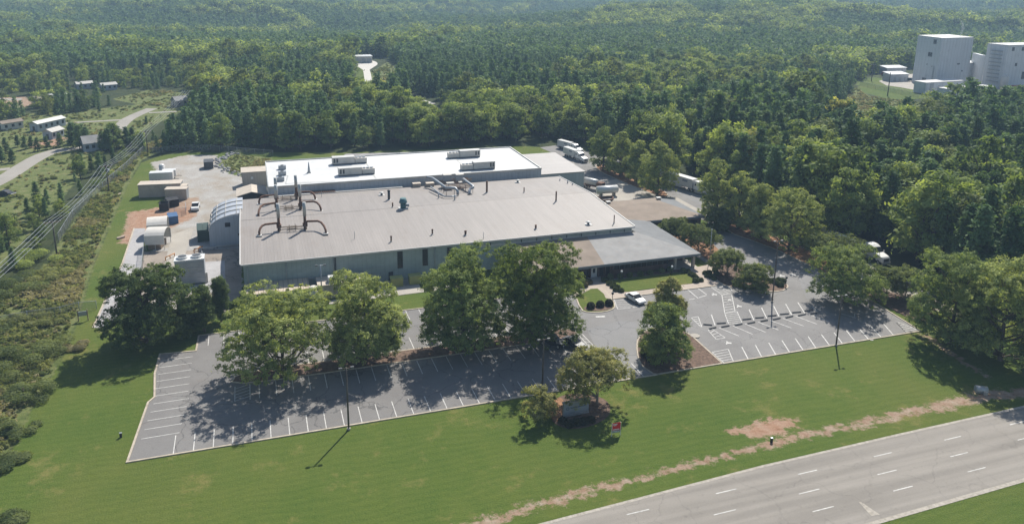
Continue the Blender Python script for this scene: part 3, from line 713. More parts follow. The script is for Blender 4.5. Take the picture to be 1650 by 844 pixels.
B(17, -.6, 0, 22, 1.8, .13).build('door_step', 'concrete', of)
# --- rear wing with brown roof
rw = thing('office_rear_wing', 'flat brown roofed rear wing beside truck court', 'building', (96.2, 194.4, 0))
b = MB(); b.prism([(0, .1), (29.8, .1), (29.8, 16.4), (0, 16.4)], 0, 3.6); b.build('wall', 'brick', rw)
for x0, x1 in ((13.5, 17.5), (18.5, 22.5), (23.5, 28.5)): B(x0, 0, .9, x1, .09, 2.9).build('window', 'glass_dark', rw)
def slab2(parent, poly, zs, th, name, mat):
    q = MB(); n = len(poly)
    q.v = [(x, y, z) for (x, y), z in zip(poly, zs)]+[(x, y, z-th) for (x, y), z in zip(poly, zs)]
    q.f = [tuple(range(n)), tuple(range(2*n-1, n-1, -1))]+[(i, n+i, n+(i+1) % n, (i+1) % n) for i in range(n)]
    q.m = [0]*len(q.f); q.sm = [False]*len(q.f); return q.build(name, mat, parent)
slab2(rw, [(0, -.3), (30.6, -.3), (23.5, 13), (23.5, 17.3), (4, 17.3), (0, 12)], [4.3, 4.1, 5.3, 5.3, 5.3, 5.3], .35, 'roof', 'roof_shingle_brown')
slab2(rw, [(30.6, -.3), (30.6, 17.3), (23.5, 17.3), (23.5, 13)], [4.1, 4.1, 5.3, 5.3], .35, 'dark_roof', 'roof_shingle_dark')
B(0, -.45, 3.5, 30.7, -.31, 4.15).build('fascia', 'fascia', rw)
# --- lean-to sheds in front of the hall
s1 = thing('lean_to_shed', 'long low shed with rusty tan ribbed roof along hall front', 'shed', (-4.3, 174.6, 0))
b = MB(); b.prism([(.1, .2), (14.2, .2), (14.2, 5.6), (.1, 5.6)], 0, 2.6); b.build('wall', 'wall_grey', s1)
slab2(s1, [(0, 0), (14.4, 0), (14.4, 5.7), (0, 5.7)], [2.8, 2.8, 3.3, 3.3], .15, 'roof', 'roof_lean')
s2 = thing('flat_roof_shed', 'flat pale roofed shed carrying air conditioner beside lamp post', 'shed', (12.0, 174.2, 0))
b = MB(); b.prism([(0, 0), (11.5, 0), (11.5, 5.4), (0, 5.4)], 0, 3.2); b.build('wall', 'wall_tan', s2)
b = MB(); b.prism([(-.15, -.15), (11.6, -.15), (11.6, 5.4), (-.15, 5.4)], 3.2, 3.4); b.build('roof', 'tan_roof', s2)
ac = thing('rooftop_air_conditioner', 'white boxy air conditioner on flat pale shed roof', 'air conditioner', (14.4, 175.2, 3.4))
B(0, 0, .1, 3.0, 1.6, 1.3).build('casing', 'white_paint', ac, .06); B(.3, -.04, .3, 2.7, .0, .8).build('grille', 'steel_dark', ac)
B(.1, .1, 0, 2.9, 1.5, .1).build('base_frame', 'steel_dark', ac)
cx, cy = G(641-7, 440); 
for i, (px, py, lab) in enumerate(((640, 463, 'yellow green metal cabinet nearer the two tall windows, left of the pair'), (669.5, 459, 'yellow green metal cabinet right of the pair at hall front wall'))):
    x, y = G(px, py); t_ = thing('utility_cabinet', lab, 'cabinet', (x-1.4, y, 0), 0, 'yellow green cabinets at the hall front')
    B(0, 0, .15, 2.9, 2.0, 2.2).build('cabinet_body', 'yellow_green', t_, .05); B(-.1, -.1, 2.2, 3.0, 2.1, 2.32).build('lid', 'yellow_green', t_); B(.2, .2, 0, 2.7, 1.8, .15).build('plinth', 'concrete', t_)
x, y = G(612, 452); t_ = thing('condenser_unit', 'white condenser unit by hall front wall behind the round tree', 'condenser', (x-.8, y, 0)); B(0, 0, 2.6, 1.8, 1.4, 3.8).build('casing', 'white_paint', t_, .05); B(.1, .1, 0, 1.7, 1.3, 2.6).build('stand', 'steel_dark', t_)
x, y = G(506, 483); t_ = thing('small_tank', 'small pale domed tank between lean-to shed and flat roofed shed', 'tank', (x, y, 0))
MB().tube([(0, 0, 0), (0, 0, 3.0)], 1.1, 20).build('shell', 'offwhite', t_); MB().ball((0, 0, 3.0), (1.1, 1.1, .5)).build('dome', 'canvas', t_)

# --- hoop building left of the hall
hb = thing('arched_metal_building', 'blue grey quarter arched metal building against the hall left wall', 'building', (-13.2, 218.6, 0))
HW = 9.0
prof = [(0, 0)]+[(HW*(1-math.cos(a)), 5.0+4.2*math.sin(a)) for a in np.linspace(0, math.pi/2, 9)]+[(HW, 0)]
prof = [(0, 0), (0, 4.2)]+[(HW-HW*math.cos(a), 4.2+4.4*math.sin(a)) for a in np.linspace(.12, math.pi/2, 9)]+[(HW, 0)]
b = MB(); b.extr([(x, z) for x, z in prof], 0, 17, 'y'); b.build('shell', ['wall_bluewhite'], hb)
for k in range(4):
    y0 = .4+k*4.3; b = MB(); pts = [(x, y0, z) for x, z in prof[1:-1]]
    b.tube([(q[0]-.05, q[1], q[2]+.12) for q in pts], .16, 6); b.build('rib', 'offwhite', hb)
b = MB(); 
for i in range(3, len(prof)-2, 2): b.tube([(prof[i][0], 0, prof[i][1]+.1), (prof[i][0], 17, prof[i][1]+.1)], .08, 5)
b.build('purlin', 'offwhite', hb)
B(4.2, -.08, 5.3, 5.6, 0, 6.5).build('window', 'glass_dark', hb); B(7.4, -.06, 2.6, 7.9, 0, 3.1).build('vent', 'steel_dark', hb)
# --- tan sheds near the white roof building
x, y = G(391, 301); ts = thing('storage_shed', 'tan metal storage shed with cream roof left of the white roofed warehouse', 'shed', (x, y, 0))
b = MB(); b.prism([(0, 0), (9, 0), (9, 5), (0, 5)], 0, 5.2); b.build('wall', 'wall_tan', ts)
slab2(ts, [(-.3, -.3), (9.3, -.3), (9.3, 5.3), (-.3, 5.3)], [5.2, 5.2, 5.7, 5.7], .2, 'roof', 'tan_roof'); B(2.9, -.3, 2.6, 3.7, 0, 3.4).build('wall_unit', 'white_paint', ts)
x, y = G(384, 337); og = thing('open_gable_shed', 'open fronted shed with cream gable roof beside the hall rear corner', 'shed', (x, y, 0))
for a in (0, 8.4):
    for c in (0, 4, 8.5): B(a, c, 0, a+.3, c+.3, 4.1).build('post', 'wood', og)
b = MB(); b.extr([(-.4, 4.1), (4.35, 5.3), (9.1, 4.1), (9.1, 4.25), (4.35, 5.5), (-.4, 4.25)], -.4, 9.2, 'y'); b.build('roof', 'tan_roof', og)
B(.3, 8.6, 0, 8.4, 8.75, 4.0).build('rear_wall', 'steel_dark', og); B(5.6, 1, 0, 8.3, 6, 2.4).build('stored_crate', 'wood', og)

# ------------------------------------------------------------------ roof equipment
def RT(px, py, z=8.9): return G(px, py, z)
def roofz(y):
    y -= 180.5; return 8.1+(RZ-8.1)*min(y, 30)/30 if y < 30 else RZ+(HB-RZ)*(y-30)/25
def onroof(px, py):
    z = 8.8
    for _ in range(4): x, y = G(px, py, z); z = roofz(y)
    return x, y, z
# rusty exhaust stacks
z7 = lambda x, y: (380+x/7.035, 280+y/7.035)
stk = [((462, 318), -1, 'rear row', 'left', (265, 345)), ((690, 288), 1, 'rear row', 'right', (900, 292)), ((468, 412), -1, 'middle row', 'left', (258, 482)), ((735, 402), 1, 'middle row', 'right', (965, 420)),
       ((492, 645), -1, 'front row', 'left', (268, 708)), ((788, 628), 1, 'front row', 'right', (1022, 690))]
for (bp, sgn, row, side, ep) in stk:
    x, y, z = onroof(*z7(*bp)); ex, ey, ez = onroof(*z7(*ep)); dx = abs(ex-x)
    t_ = thing('exhaust_stack', f'rusty exhaust stack with looping duct, {side} one of the {row} on the hall roof', 'exhaust stack', (x, y, z), 0, 'rusty exhaust stacks on the hall roof')
    MB().tube([(0, 0, 0), (0, 0, 3.6)], [.42, .36], 10).build('stack_base', 'rust', t_)
    MB().tube([(0, 0, 3.6), (0, 0, 7.3)], .44, 12).build('stack_pipe', 'galv', t_)
    b = MB(); s = sgn; dy = ey-y; top = 2.0
    b.tube([(0, 0, 1.9), (s*dx*.15, 0, top+.1), (s*dx*.68, dy*.1, top+.1), (s*dx*.84, dy*.3, top-.05), (s*dx*.95, dy*.62, top-.5), (s*dx, dy*.9, .9), (s*dx, dy, .15)], .28, 10); b.build('duct', 'rust', t_)
    B(s*dx-.6, dy-.6, -.02, s*dx+.6, dy+.6, .22).build('duct_flange', 'flashing', t_)
    B(-.6, -.6, .9, .6, .6, 1.7).build('fan_housing', 'rust', t_)
    b = MB(); sx = -sgn
    for q in (0, sx*4.0): b.box(min(q, q+.12), -.8, 0, max(q, q+.12), -.7, 1.3); b.box(min(q, q+.12), .7, 0, max(q, q+.12), .8, 1.3)
    b.box(min(0, sx*4.5), -.85, .45, max(0, sx*4.5), -.72, .6); b.box(min(0, sx*4.5), .72, .45, max(0, sx*4.5), .85, .6); b.box(min(0, sx*4.5), -.85, 1.2, max(0, sx*4.5), -.75, 1.3)
    b.build('support_frame', 'wood', t_)
# vents
zr3 = lambda x, y: (500+x/4.219, 220+y/4.219); zr4 = lambda x, y: (840+x/4.219, 220+y/4.219)
vents = [(zr3(535, 430), 60, .38, 'steel_dark', 'thick dark vent pipe on hall roof near the pale connector roof'), (zr3(560, 480), 30, .2, 'rust', 'short rusty vent pipe left of the teal hood vent'),
 (zr3(872, 420), 33, .15, 'steel_grey', 'thin vent pipe just left of the big duct frame'), (zr3(982, 432), 34, .18, 'steel_grey', 'grey vent pipe directly in front of the big duct frame'), (zr3(1200, 382), 77, .3, 'rust', 'tall brown vent pipe right of the big duct frame'),
 (zr3(1453, 380), 33, .16, 'rust', 'short brown vent pipe near the ridge, right of the mushroom cap vent'), (zr3(550, 715), 34, .2, 'rust', 'rusty stub pipe near front eave, left most of the eave pipes'), (zr3(830, 665), 30, .2, 'rust', 'rusty stub pipe in the middle of the front roof slope'),
 (zr3(1055, 670), 25, .28, 'rust', 'squat rusty elbow pipe on front slope right of the middle stub'), (zr3(301, 695), 50, .06, 'steel_grey', 'very thin mast on the roof right of the front exhaust stacks'), (zr3(1177, 695), 45, .06, 'steel_grey', 'very thin mast near eave above the big oak crown'),
 (zr3(77, 412), 40, .06, 'steel_grey', 'very thin mast beside the rear exhaust stacks'), (zr4(236, 440), 65, .22, 'rust', 'tall rusty pipe on the right half of hall roof'), (zr4(630, 590), 55, .14, 'rust', 'slim rusty leaning pipe near the right edge of hall roof'),
 (zr4(98, 628), 28, .26, 'rust', 'squat brown elbow pipe near right front eave'), (zr4(262, 300), 14, .14, 'steel_grey', 'first small grey vent from the left along the rear right roof slope'), (zr4(315, 318), 20, .16, 'steel_grey', 'middle small grey vent along the rear right roof slope'), (zr4(347, 330), 14, .14, 'steel_grey', 'last small grey vent nearest the ridge end at right roof edge')]
for (px, hp, r, mt, lab) in vents:
    x, y, z = onroof(*px); h = max(.5, hp/4.219/1262*math.hypot(math.hypot(x, y), H-z)/math.cos(R(20)))
    t_ = thing('vent_pipe', lab, 'vent pipe', (x, y, z), 0, 'vent pipes on the hall roof')
    MB().tube([(0, 0, 0), (0, 0, h)], r, 10).build('pipe', mt, t_)
    if r > .1: MB().tube([(0, 0, -.05), (0, 0, .18)], [r*2.2, r*1.2], 12).build('flashing', 'flashing', t_)
    if r > .3 or 'stub' in lab: MB().tube([(0, 0, h), (0, 0, h+.25)], [r*1.5, r*.6], 10).build('cap', mt, t_)
for px, lab, r in ((zr3(632, 488), 'teal fan hood vent in the middle of the hall roof', .9),):
    x, y, z = onroof(*px); t_ = thing('fan_hood', lab, 'roof vent', (x, y, z))
    MB().tube([(0, 0, 0), (0, 0, 1.7)], .8, 14).build('base', 'teal_paint', t_); MB().tube([(0, 0, 1.7), (0, 0, 2.0), (0, 0, 3.0)], [1.15, 1.1, .8], 14).build('hood', 'teal_paint', t_); B(.6, -.5, .5, 1.6, .5, 1.3).build('motor', 'steel_grey', t_); B(-1.3, -1.3, -.03, 1.3, 1.3, .12).build('flashing', 'flashing', t_)
for px, lab in ((zr3(1410, 312), 'white mushroom cap vent near the ridge on rear slope'), (zr3(485, 398), 'small cap vent left of the thick dark vent pipe'), (zr4(455, 598), 'round mushroom vent on pale square flashing near right edge of roof')):
    x, y, z = onroof(*px); t_ = thing('mushroom_vent', lab, 'roof vent', (x, y, z), 0, 'cap vents on the hall roof')
    MB().tube([(0, 0, 0), (0, 0, .7)], .3, 12).build('neck', 'steel_dark', t_); MB().tube([(0, 0, .7), (0, 0, .8), (0, 0, 1.0)], [.75, .7, .2], 14).build('cap', 'flashing', t_); B(-.9, -.9, -.03, .9, .9, .08).build('flashing', 'flashing', t_)
# big duct frame between hall and white building
zd = lambda x, y: (660+x/8.88, 230+y/8.88)
df = thing('duct_assembly', 'large grey duct loop on a brown pipe frame between hall and white roof', 'duct', (0, 0, 0))
def T3(pts): 
    return [(*G(*zd(x, y), z), z) for x, y, z in pts]
MB().tube(T3([(250, 490, 11.0), (330, 510, 11.0), (430, 580, 10.9), (520, 645, 10.8), (600, 645, 10.8), (655, 650, 10.7), (688, 690, 10.2), (690, 748, 9.0)]), .42, 10).build('duct', 'steel_grey', df)
MB().tube(T3([(770, 520, 11.0), (850, 580, 10.9), (905, 625, 10.8), (912, 640, 10.6), (868, 660, 10.2), (855, 700, 9.6), (858, 735, 9.0)]), .42, 10).build('duct', 'steel_grey', df)
MB().tube(T3([(300, 628, 9.7), (410, 712, 9.6), (500, 768, 9.5), (600, 770, 9.5), (680, 760, 9.5)]), .2, 8).build('duct', 'steel_grey', df)
b = MB()
for k in range(8): b.tube(T3([(425+k*8, 545+k*19, 10.0), (830+k*8, 500+k*19, 10.0)]), .14, 5)
b.build('pipe_rack', 'rust', df)
b = MB()
for (x, y) in ((455, 660), (490, 690), (525, 745), (640, 740), (800, 680), (905, 700), (560, 620), (720, 620)):
    X, Y = G(*zd(x, y), 9.0); MB().tube([(X, Y, 8.0), (X, Y, 10.7)], .08, 5).build('post', 'steel_dark', df)
for k, (x0, y0, lab) in enumerate(((535, 540, 'left'), (712, 535, 'right'))):
    X, Y = G(*zd(x0, y0), 10.1); t_ = thing('cooling_fan_box', f'blue grey box with pale lid on the duct frame, {lab} of the two', 'fan box', (X, Y, 10.1), 0, 'boxes on the duct frame')
    B(-1.2, -1.0, 0, 1.2, 1.0, 1.9).build('casing', 'steel_grey', t_); B(-1.3, -1.1, 1.9, 1.3, 1.1, 2.05).build('lid', 'offwhite', t_)
for (x0, y0, lab) in ((580, 585, 'low flat pale unit in front of the left box on duct frame'), (755, 572, 'low flat pale unit in front of the right box on duct frame')):
    X, Y = G(*zd(x0, y0), 10.1); t_ = thing('flat_hood', lab, 'hood', (X, Y, 10.1), 0, 'low pale hoods on the duct frame'); B(-1.2, -.7, 0, 1.2, .7, .35).build('casing', 'offwhite', t_)
for (x0, y0, lab) in ((100, 625, 'cream box unit at the valley, left of the duct frame, farther left'), (290, 620, 'cream box unit at the valley just left of the duct frame'), (830, 545, 'cream box unit just right of the duct frame by the grey wall')):
    X, Y = G(*zd(x0, y0), 8.0); t_ = thing('roof_hatch_unit', lab, 'roof unit', (X, Y, 7.9), 0, 'cream box units in the roof valley'); B(-1.2, -.8, 0, 1.2, .8, 1.1).build('casing', 'tan_box', t_); B(-1.3, -.9, 1.1, 1.3, .9, 1.22).build('lid', 'tan_roof', t_)
# HVAC on the white roof
def hvac(x, y, flip, label, L_=11.5):
    t_ = thing('rooftop_air_handler', label, 'air handler', (x, y, WZ+.08), 0, 'long air handlers on the white roof')
    s = -1 if flip else 1
    def bx(n, m, x0, y0, z0, x1, y1, z1, bev=0): return B(min(s*x0, s*x1), y0, z0, max(s*x0, s*x1), y1, z1).build(n, m, t_, bev)
    bx('casing', 'offwhite', 0, 0, .35, 7.4, 2.6, 2.5, .05); bx('condenser_section', 'offwhite', 7.55, .1, .35, L_, 2.5, 1.9, .05); bx('base_rail', 'steel_dark', .1, .1, 0, L_-.1, 2.5, .35)
    for k in range(2): bx('louver', 'steel_dark', .4+.9*k, -.05, .8, .95+.9*k, 0, 2.2)
    for k in range(3): b = MB().tube([(s*(8.2+1.2*k), 1.3, 1.9), (s*(8.2+1.2*k), 1.3, 2.2)], .5, 12); b.build('fan', 'steel_grey', t_)
    bx('roof_hood', 'flashing', .0, -.05, 2.5, 7.4, 2.65, 2.6)
for (px, py, fl, lab) in ((536, 267, False, 'long air handler at left rear of white roof'), (546, 285, False, 'long air handler at left front of white roof, nearer the hall'), (774, 253.5, True, 'long air handler with dark louvers at right rear of white roof'), (798, 272.5, True, 'long air handler with dark louvers at right front of white roof')):
    x, y = G(px, py, WZ); hvac(x, y, fl, lab)
for (px, py, lab) in ((455, 274, 'rearmost small condenser at left end of white roof'), (455, 283.5, 'middle small condenser at left end of white roof'), (452, 293, 'front small condenser at left end of white roof')):
    x, y = G(px, py, WZ); t_ = thing('roof_condenser', lab, 'condenser', (x, y, WZ+.08), 0, 'small condensers on the white roof')
    B(-1.2, 0, .1, 1.2, 1.5, 1.3).build('casing', 'steel_grey', t_); MB().tube([(0, .75, 1.3), (0, .75, 1.45)], .5, 12).build('fan', 'steel_dark', t_); B(-1.0, .1, 0, 1.0, 1.4, .1).build('rail', 'steel_dark', t_)
x, y = G(498, 279, WZ); t_ = thing('roof_spire_vent', 'slim pointed vent standing alone on white roof', 'roof vent', (x, y, WZ+.08)); MB().tube([(0, 0, 0), (0, 0, 1.2), (0, 0, 3.6)], [.5, .35, .1], 8).build('pipe', 'steel_grey', t_); B(-.6, -.6, 0, .6, .6, .3).build('curb', 'galv', t_)


# ------------------------------------------------------------------ trees
def unit(n):
    v = rng.normal(size=(n, 3)); return v/np.linalg.norm(v, axis=1, keepdims=True)
def leafmesh(name, C, Nn, size, shade, mat, asp=1.0):
    n = len(C); t = np.cross(Nn, unit(n)); t /= np.linalg.norm(t, axis=1, keepdims=True)+1e-9; bt = np.cross(Nn, t)
    s = (size*(.6+.8*rng.random(n)))[:, None]*.5
    a = t*s*asp; c = bt*s/asp
    k = rng.random((n, 1))*.8-.4
    co = np.stack([C-a, C-c*(.7+k*.3)+a*k, C+a, C+c*(.7-k*.3)+a*k*.5], 1).reshape(-1, 3)
    fq = np.arange(4*n).reshape(n, 4)
    return fastmesh(name, co, fq, mat, {'shade': ('FACE', shade)})
def woodmesh(name, segs, mat, n=6):
    b = MB()
    for pts, rr in segs: b.tube(pts, rr, n, cap=False)
    me = bpy.data.meshes.new(name); me.from_pydata(b.v, [], b.f); me.materials.append(MATS[mat]); me.polygons.foreach_set('use_smooth', [True]*len(b.f)); me.update(); return me
def broadleaf(h, r, mat, nleaf, ls, bark='bark', base=.18, lobes=16, shape='oval', open_=0.0, sub=None, seed=0, top_light=False):
    # trunk mesh and crown mesh of a tree of height h and crown radius r
    if shape == 'oval': shape = 'rounded'
    global rng
    keep = rng; rng = np.random.default_rng(1000+seed)
    zc = h*(base+1)/2; hc = h*(1-base)/2
    L = []; 
    for i in range(int(lobes*1.4)):
        u = unit(1)[0]; 
        f = rng.uniform(.5, .86)
        zz = u[2]*f
        wd = {'oval': math.sqrt(max(.05, 1-abs(zz)**2.2)), 'rounded': math.sqrt(max(.1, 1-.85*zz*zz)) if zz > 0 else 1-.3*zz*zz, 'dome': 1.05 if zz < 0 else math.sqrt(max(.05, 1-zz**2)), 'cone': max(.15, (1-(zz+1)/2*.95)), 'pear': .55+.45*math.sqrt(max(0., 1-zz**2)) if zz < .2 else max(.2, 1-zz*.9)}[shape]
        hd = np.array([u[0], u[1]]); hd /= np.linalg.norm(hd)+1e-9; rad = r*wd*f*rng.uniform(.75, 1.05)
        rad = min(rad, r*.74); c = np.array([hd[0]*rad, hd[1]*rad, zc+zz*hc*1.08]); lr = r*rng.uniform(.28, .44)*(1-.2*max(0, zz))
        L.append((c, lr))
    if shape in ('rounded', 'pear'):
        for i in range(9):
            a_ = 6.283*(i+rng.random())/9; rr_ = r*rng.uniform(.5, .72); L.append((np.array([rr_*math.cos(a_), rr_*math.sin(a_), h*base+r*rng.uniform(.22, .42)]), r*rng.uniform(.28, .36)))
    L.append((np.array([0, 0, zc+hc*.62]), r*.36)); L.append((np.array([r*.08, 0, h-r*.24]), r*.27)); L.append((np.array([-r*.22, r*.1, h-r*.42]), r*.28)); L.append((np.array([0, 0, zc]), r*.5))
    nsub = sub or max(30, nleaf//30)
    wts = np.array([q[1]**2 for q in L]); wts /= wts.sum()
    li = rng.choice(len(L), nsub, p=wts)
    dirs = unit(nsub); dirs[:, 2] = np.where(dirs[:, 2] < -.35, -dirs[:, 2]*.6, dirs[:, 2]); dirs /= np.linalg.norm(dirs, axis=1, keepdims=True)
    LC = np.array([L[i][0] for i in li]); LR = np.array([L[i][1] for i in li])
    SC = LC+dirs*(LR*rng.uniform(.72, 1.08, nsub))[:, None]*np.array([1, 1, .82])
    zmin = h*base*.85; SC[:, 2] = np.maximum(SC[:, 2], zmin+rng.random(nsub)*h*.04)
    # drop clumps buried deep inside other lobes
    deep = np.zeros(nsub)
    for c, lr in L: deep = np.maximum(deep, 1-np.linalg.norm(SC-c, axis=1)/lr)
    keepm = (deep < .42) | (rng.random(nsub) < .5)
    if open_: keepm &= rng.random(nsub) > open_
    SC = SC[keepm]; dirs = dirs[keepm]; nsub = len(SC)
    k = max(3, nleaf//nsub); rs = ls*rng.uniform(1.0, 2.0, nsub)
    off = rng.normal(size=(nsub, k, 3))*.5
    C = (SC[:, None, :]+off*rs[:, None, None]*np.array([1.15, 1.15, .75])).reshape(-1, 3)
    Nn = np.repeat(dirs, k, 0)*.9+off.reshape(-1, 3)*.5+unit(nsub*k)*.75+np.array([0, 0, .35]); Nn /= np.linalg.norm(Nn, axis=1, keepdims=True)
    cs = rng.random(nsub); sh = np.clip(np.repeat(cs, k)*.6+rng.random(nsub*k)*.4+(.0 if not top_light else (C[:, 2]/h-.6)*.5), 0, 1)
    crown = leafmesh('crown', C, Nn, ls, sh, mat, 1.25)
    segs = []; tr = max(.12, h*.021); bend = rng.normal(size=2)*h*.012
    zt = h*.72; tp = [(0, 0, -.1), (bend[0]*.3, bend[1]*.3, h*base*.6), (bend[0], bend[1], h*.42), (bend[0]*1.2, bend[1]*.8, zt)]
    segs.append((tp, [tr*1.25, tr, tr*.7, tr*.2]))
    for c, lr in L[:-4]:
        z0 = min(h*.6, max(h*base*.75, c[2]-np.hypot(c[0], c[1])*.9)); q0 = (bend[0]*z0/h*2, bend[1]*z0/h*2, z0)
        mid = tuple(np.array(q0)*.5+c*.5+np.array([0, 0, -.06*h*rng.random()])); segs.append(([q0, mid, tuple(c)], [tr*.42, tr*.28, tr*.08]))
    trunk = woodmesh('trunk', segs, bark); rng = keep
    return trunk, crown
def conifer(h, r, mat, nleaf, ls, bark='bark', base=.2, seed=0, pw=.8, tuft=1.0):
    global rng
    keep = rng; rng = np.random.default_rng(2000+seed)
    lev = max(6, int(h/1.15)); br = []
    for i in range(lev):
        t = i/(lev-1); z = h*(base+(1-base)*t*.97); rr = r*((1-t)**pw*.92+.10)*rng.uniform(.8, 1.12)
        nb = max(3, int(4+4*(1-t)))
        for j in range(nb):
            a = rng.random()*6.28; q = rr*rng.uniform(.65, 1.1)
            br.append(((0, 0, z), (q*math.cos(a), q*math.sin(a), z+q*rng.uniform(-.05, .38)), t))
    br.append(((0, 0, h*.9), (0, 0, h), 1))
    per = max(2, nleaf//len(br)); A = np.array([b_[0] for b_ in br]); Bq = np.array([b_[1] for b_ in br])
    f = rng.uniform(.25, 1.05, (len(br), per)); f = np.maximum(f, rng.uniform(.1, 1, (len(br), per)))
    C = A[:, None]+(Bq-A)[:, None]*f[..., None]; C = C+rng.normal(size=C.shape)*ls*.55*tuft*np.array([1, 1, .6]); C = C.reshape(-1, 3)
    Nn = unit(len(C))*.9; Nn[:, 2] = np.abs(Nn[:, 2])+.35; rad = C*np.array([1, 1, 0]); Nn += rad/(np.linalg.norm(rad, axis=1, keepdims=True)+.2)*.6; Nn /= np.linalg.norm(Nn, axis=1, keepdims=True)
    cs = rng.random(len(br)); sh = np.clip(np.repeat(cs, per)*.6+rng.random(len(C))*.4, 0, 1)
    crown = leafmesh('crown', C, Nn, ls, sh, mat, 1.35); tr = max(.1, h*.014)
    segs = [([(0, 0, -.1), (0, 0, h*.5), (0, 0, h*.96)], [tr*1.2, tr*.8, tr*.15])]
    if nleaf > 2500: segs += [([a, b_], [tr*.25, tr*.08]) for a, b_, t in br]
    trunk = woodmesh('trunk', segs, bark, 5); rng = keep
    return trunk, crown
def tree_thing(name, label, pair, loc, rz=0, sc_=1.0, group=None, cat='tree'):
    t_ = thing(name, label, cat, loc, rz, group); t_.scale = (sc_,)*3 if not isinstance(sc_, tuple) else sc_
    for n, me in (('trunk', pair[0]), ('crown', pair[1])):
        o = bpy.data.objects.new(n, me); COL.objects.link(o); o.parent = t_
    return t_
def lot(px, py, ty, hw, label, mat, nleaf=16000, ls=.42, seed=0, name='shade_tree', kind='b', hs=1.0, **k):
    x, y = G(px, py); h = hgt(px, py, ty)*.97*hs; nleaf = int(nleaf*2.6); ls = ls*.78; k['base'] = k.get('base', .1)*.55; d = math.sqrt(x*x+y*y+H*H); r = hw/FPX*d
    pr = broadleaf(h, r, mat, nleaf, ls, seed=seed, **k) if kind == 'b' else conifer(h, r, mat, nleaf, ls, seed=seed, **k)
    return tree_thing(name, label, pr, (x, y, 0), 0)
gl_ = 'trees around the car park'
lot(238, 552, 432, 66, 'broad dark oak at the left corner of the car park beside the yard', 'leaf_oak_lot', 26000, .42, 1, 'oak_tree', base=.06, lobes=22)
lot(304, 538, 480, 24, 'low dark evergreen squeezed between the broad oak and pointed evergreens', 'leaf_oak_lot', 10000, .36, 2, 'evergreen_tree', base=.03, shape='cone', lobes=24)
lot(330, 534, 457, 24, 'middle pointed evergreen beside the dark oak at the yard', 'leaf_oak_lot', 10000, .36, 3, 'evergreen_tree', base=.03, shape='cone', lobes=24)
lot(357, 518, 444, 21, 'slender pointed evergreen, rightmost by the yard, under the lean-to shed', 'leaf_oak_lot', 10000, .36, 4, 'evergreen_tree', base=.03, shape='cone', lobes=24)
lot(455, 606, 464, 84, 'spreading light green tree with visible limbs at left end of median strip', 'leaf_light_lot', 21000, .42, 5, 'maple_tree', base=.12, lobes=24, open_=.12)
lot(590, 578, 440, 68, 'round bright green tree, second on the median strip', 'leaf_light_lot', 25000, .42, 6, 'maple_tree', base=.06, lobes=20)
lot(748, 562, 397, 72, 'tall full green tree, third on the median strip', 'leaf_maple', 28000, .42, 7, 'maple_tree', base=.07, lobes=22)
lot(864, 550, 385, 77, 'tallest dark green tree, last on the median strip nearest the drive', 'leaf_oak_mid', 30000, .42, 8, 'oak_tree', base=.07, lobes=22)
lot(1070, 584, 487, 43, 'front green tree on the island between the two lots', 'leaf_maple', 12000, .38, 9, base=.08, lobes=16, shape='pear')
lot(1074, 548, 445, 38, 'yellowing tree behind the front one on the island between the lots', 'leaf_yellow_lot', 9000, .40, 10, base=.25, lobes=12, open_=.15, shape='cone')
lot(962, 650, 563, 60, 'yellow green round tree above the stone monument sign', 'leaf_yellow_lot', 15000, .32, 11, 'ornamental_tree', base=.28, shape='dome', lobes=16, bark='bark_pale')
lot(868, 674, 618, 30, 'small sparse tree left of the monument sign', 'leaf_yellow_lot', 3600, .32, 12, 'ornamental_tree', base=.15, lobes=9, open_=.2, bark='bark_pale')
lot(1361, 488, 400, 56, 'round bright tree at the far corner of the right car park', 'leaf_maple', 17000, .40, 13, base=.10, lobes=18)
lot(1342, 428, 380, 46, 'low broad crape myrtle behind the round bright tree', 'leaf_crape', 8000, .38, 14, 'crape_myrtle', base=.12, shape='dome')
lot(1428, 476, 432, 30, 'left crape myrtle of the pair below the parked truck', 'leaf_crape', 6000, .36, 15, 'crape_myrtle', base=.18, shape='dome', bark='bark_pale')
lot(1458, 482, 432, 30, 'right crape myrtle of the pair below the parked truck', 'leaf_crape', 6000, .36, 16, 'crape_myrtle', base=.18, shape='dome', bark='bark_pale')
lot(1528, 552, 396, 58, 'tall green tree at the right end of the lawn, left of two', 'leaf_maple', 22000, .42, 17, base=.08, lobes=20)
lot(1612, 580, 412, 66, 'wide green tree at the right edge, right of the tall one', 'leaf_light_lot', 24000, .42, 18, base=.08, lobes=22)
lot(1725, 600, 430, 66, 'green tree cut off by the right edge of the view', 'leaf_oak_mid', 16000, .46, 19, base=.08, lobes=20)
for i, (px, py, ty, hw, lab, mt) in enumerate(((1152, 362, 263, 28, 'tall narrow tree at the upper left end of the drive row', 'leaf_light_lot'), (1189, 369, 280, 26, 'pale green tree, second along the drive row', 'leaf_light_lot'), (1224, 384, 302, 31, 'light green tree, third along the drive row', 'leaf_light_lot'),
     (1272, 403, 306, 49, 'largest tree of the drive row, at its lower right end', 'leaf_light_lot'), (972, 274, 207, 22, 'rearmost tree of the four beside the truck court', 'leaf_maple'), (999, 283, 217, 21, 'second tree from the rear of the four beside the truck court', 'leaf_light_lot'),
     (1026, 294, 231, 20, 'third tree from the rear of the four beside the truck court', 'leaf_light_lot'), (1059, 315, 233, 31, 'front and widest tree of the four beside the truck court', 'leaf_light_lot'))):
    lot(px, py, ty-4, hw*1.04, lab, mt, 13000 if hw > 28 else 10000, .45, 30+i, base=.10, lobes=20, shape='pear', hs=1.04)
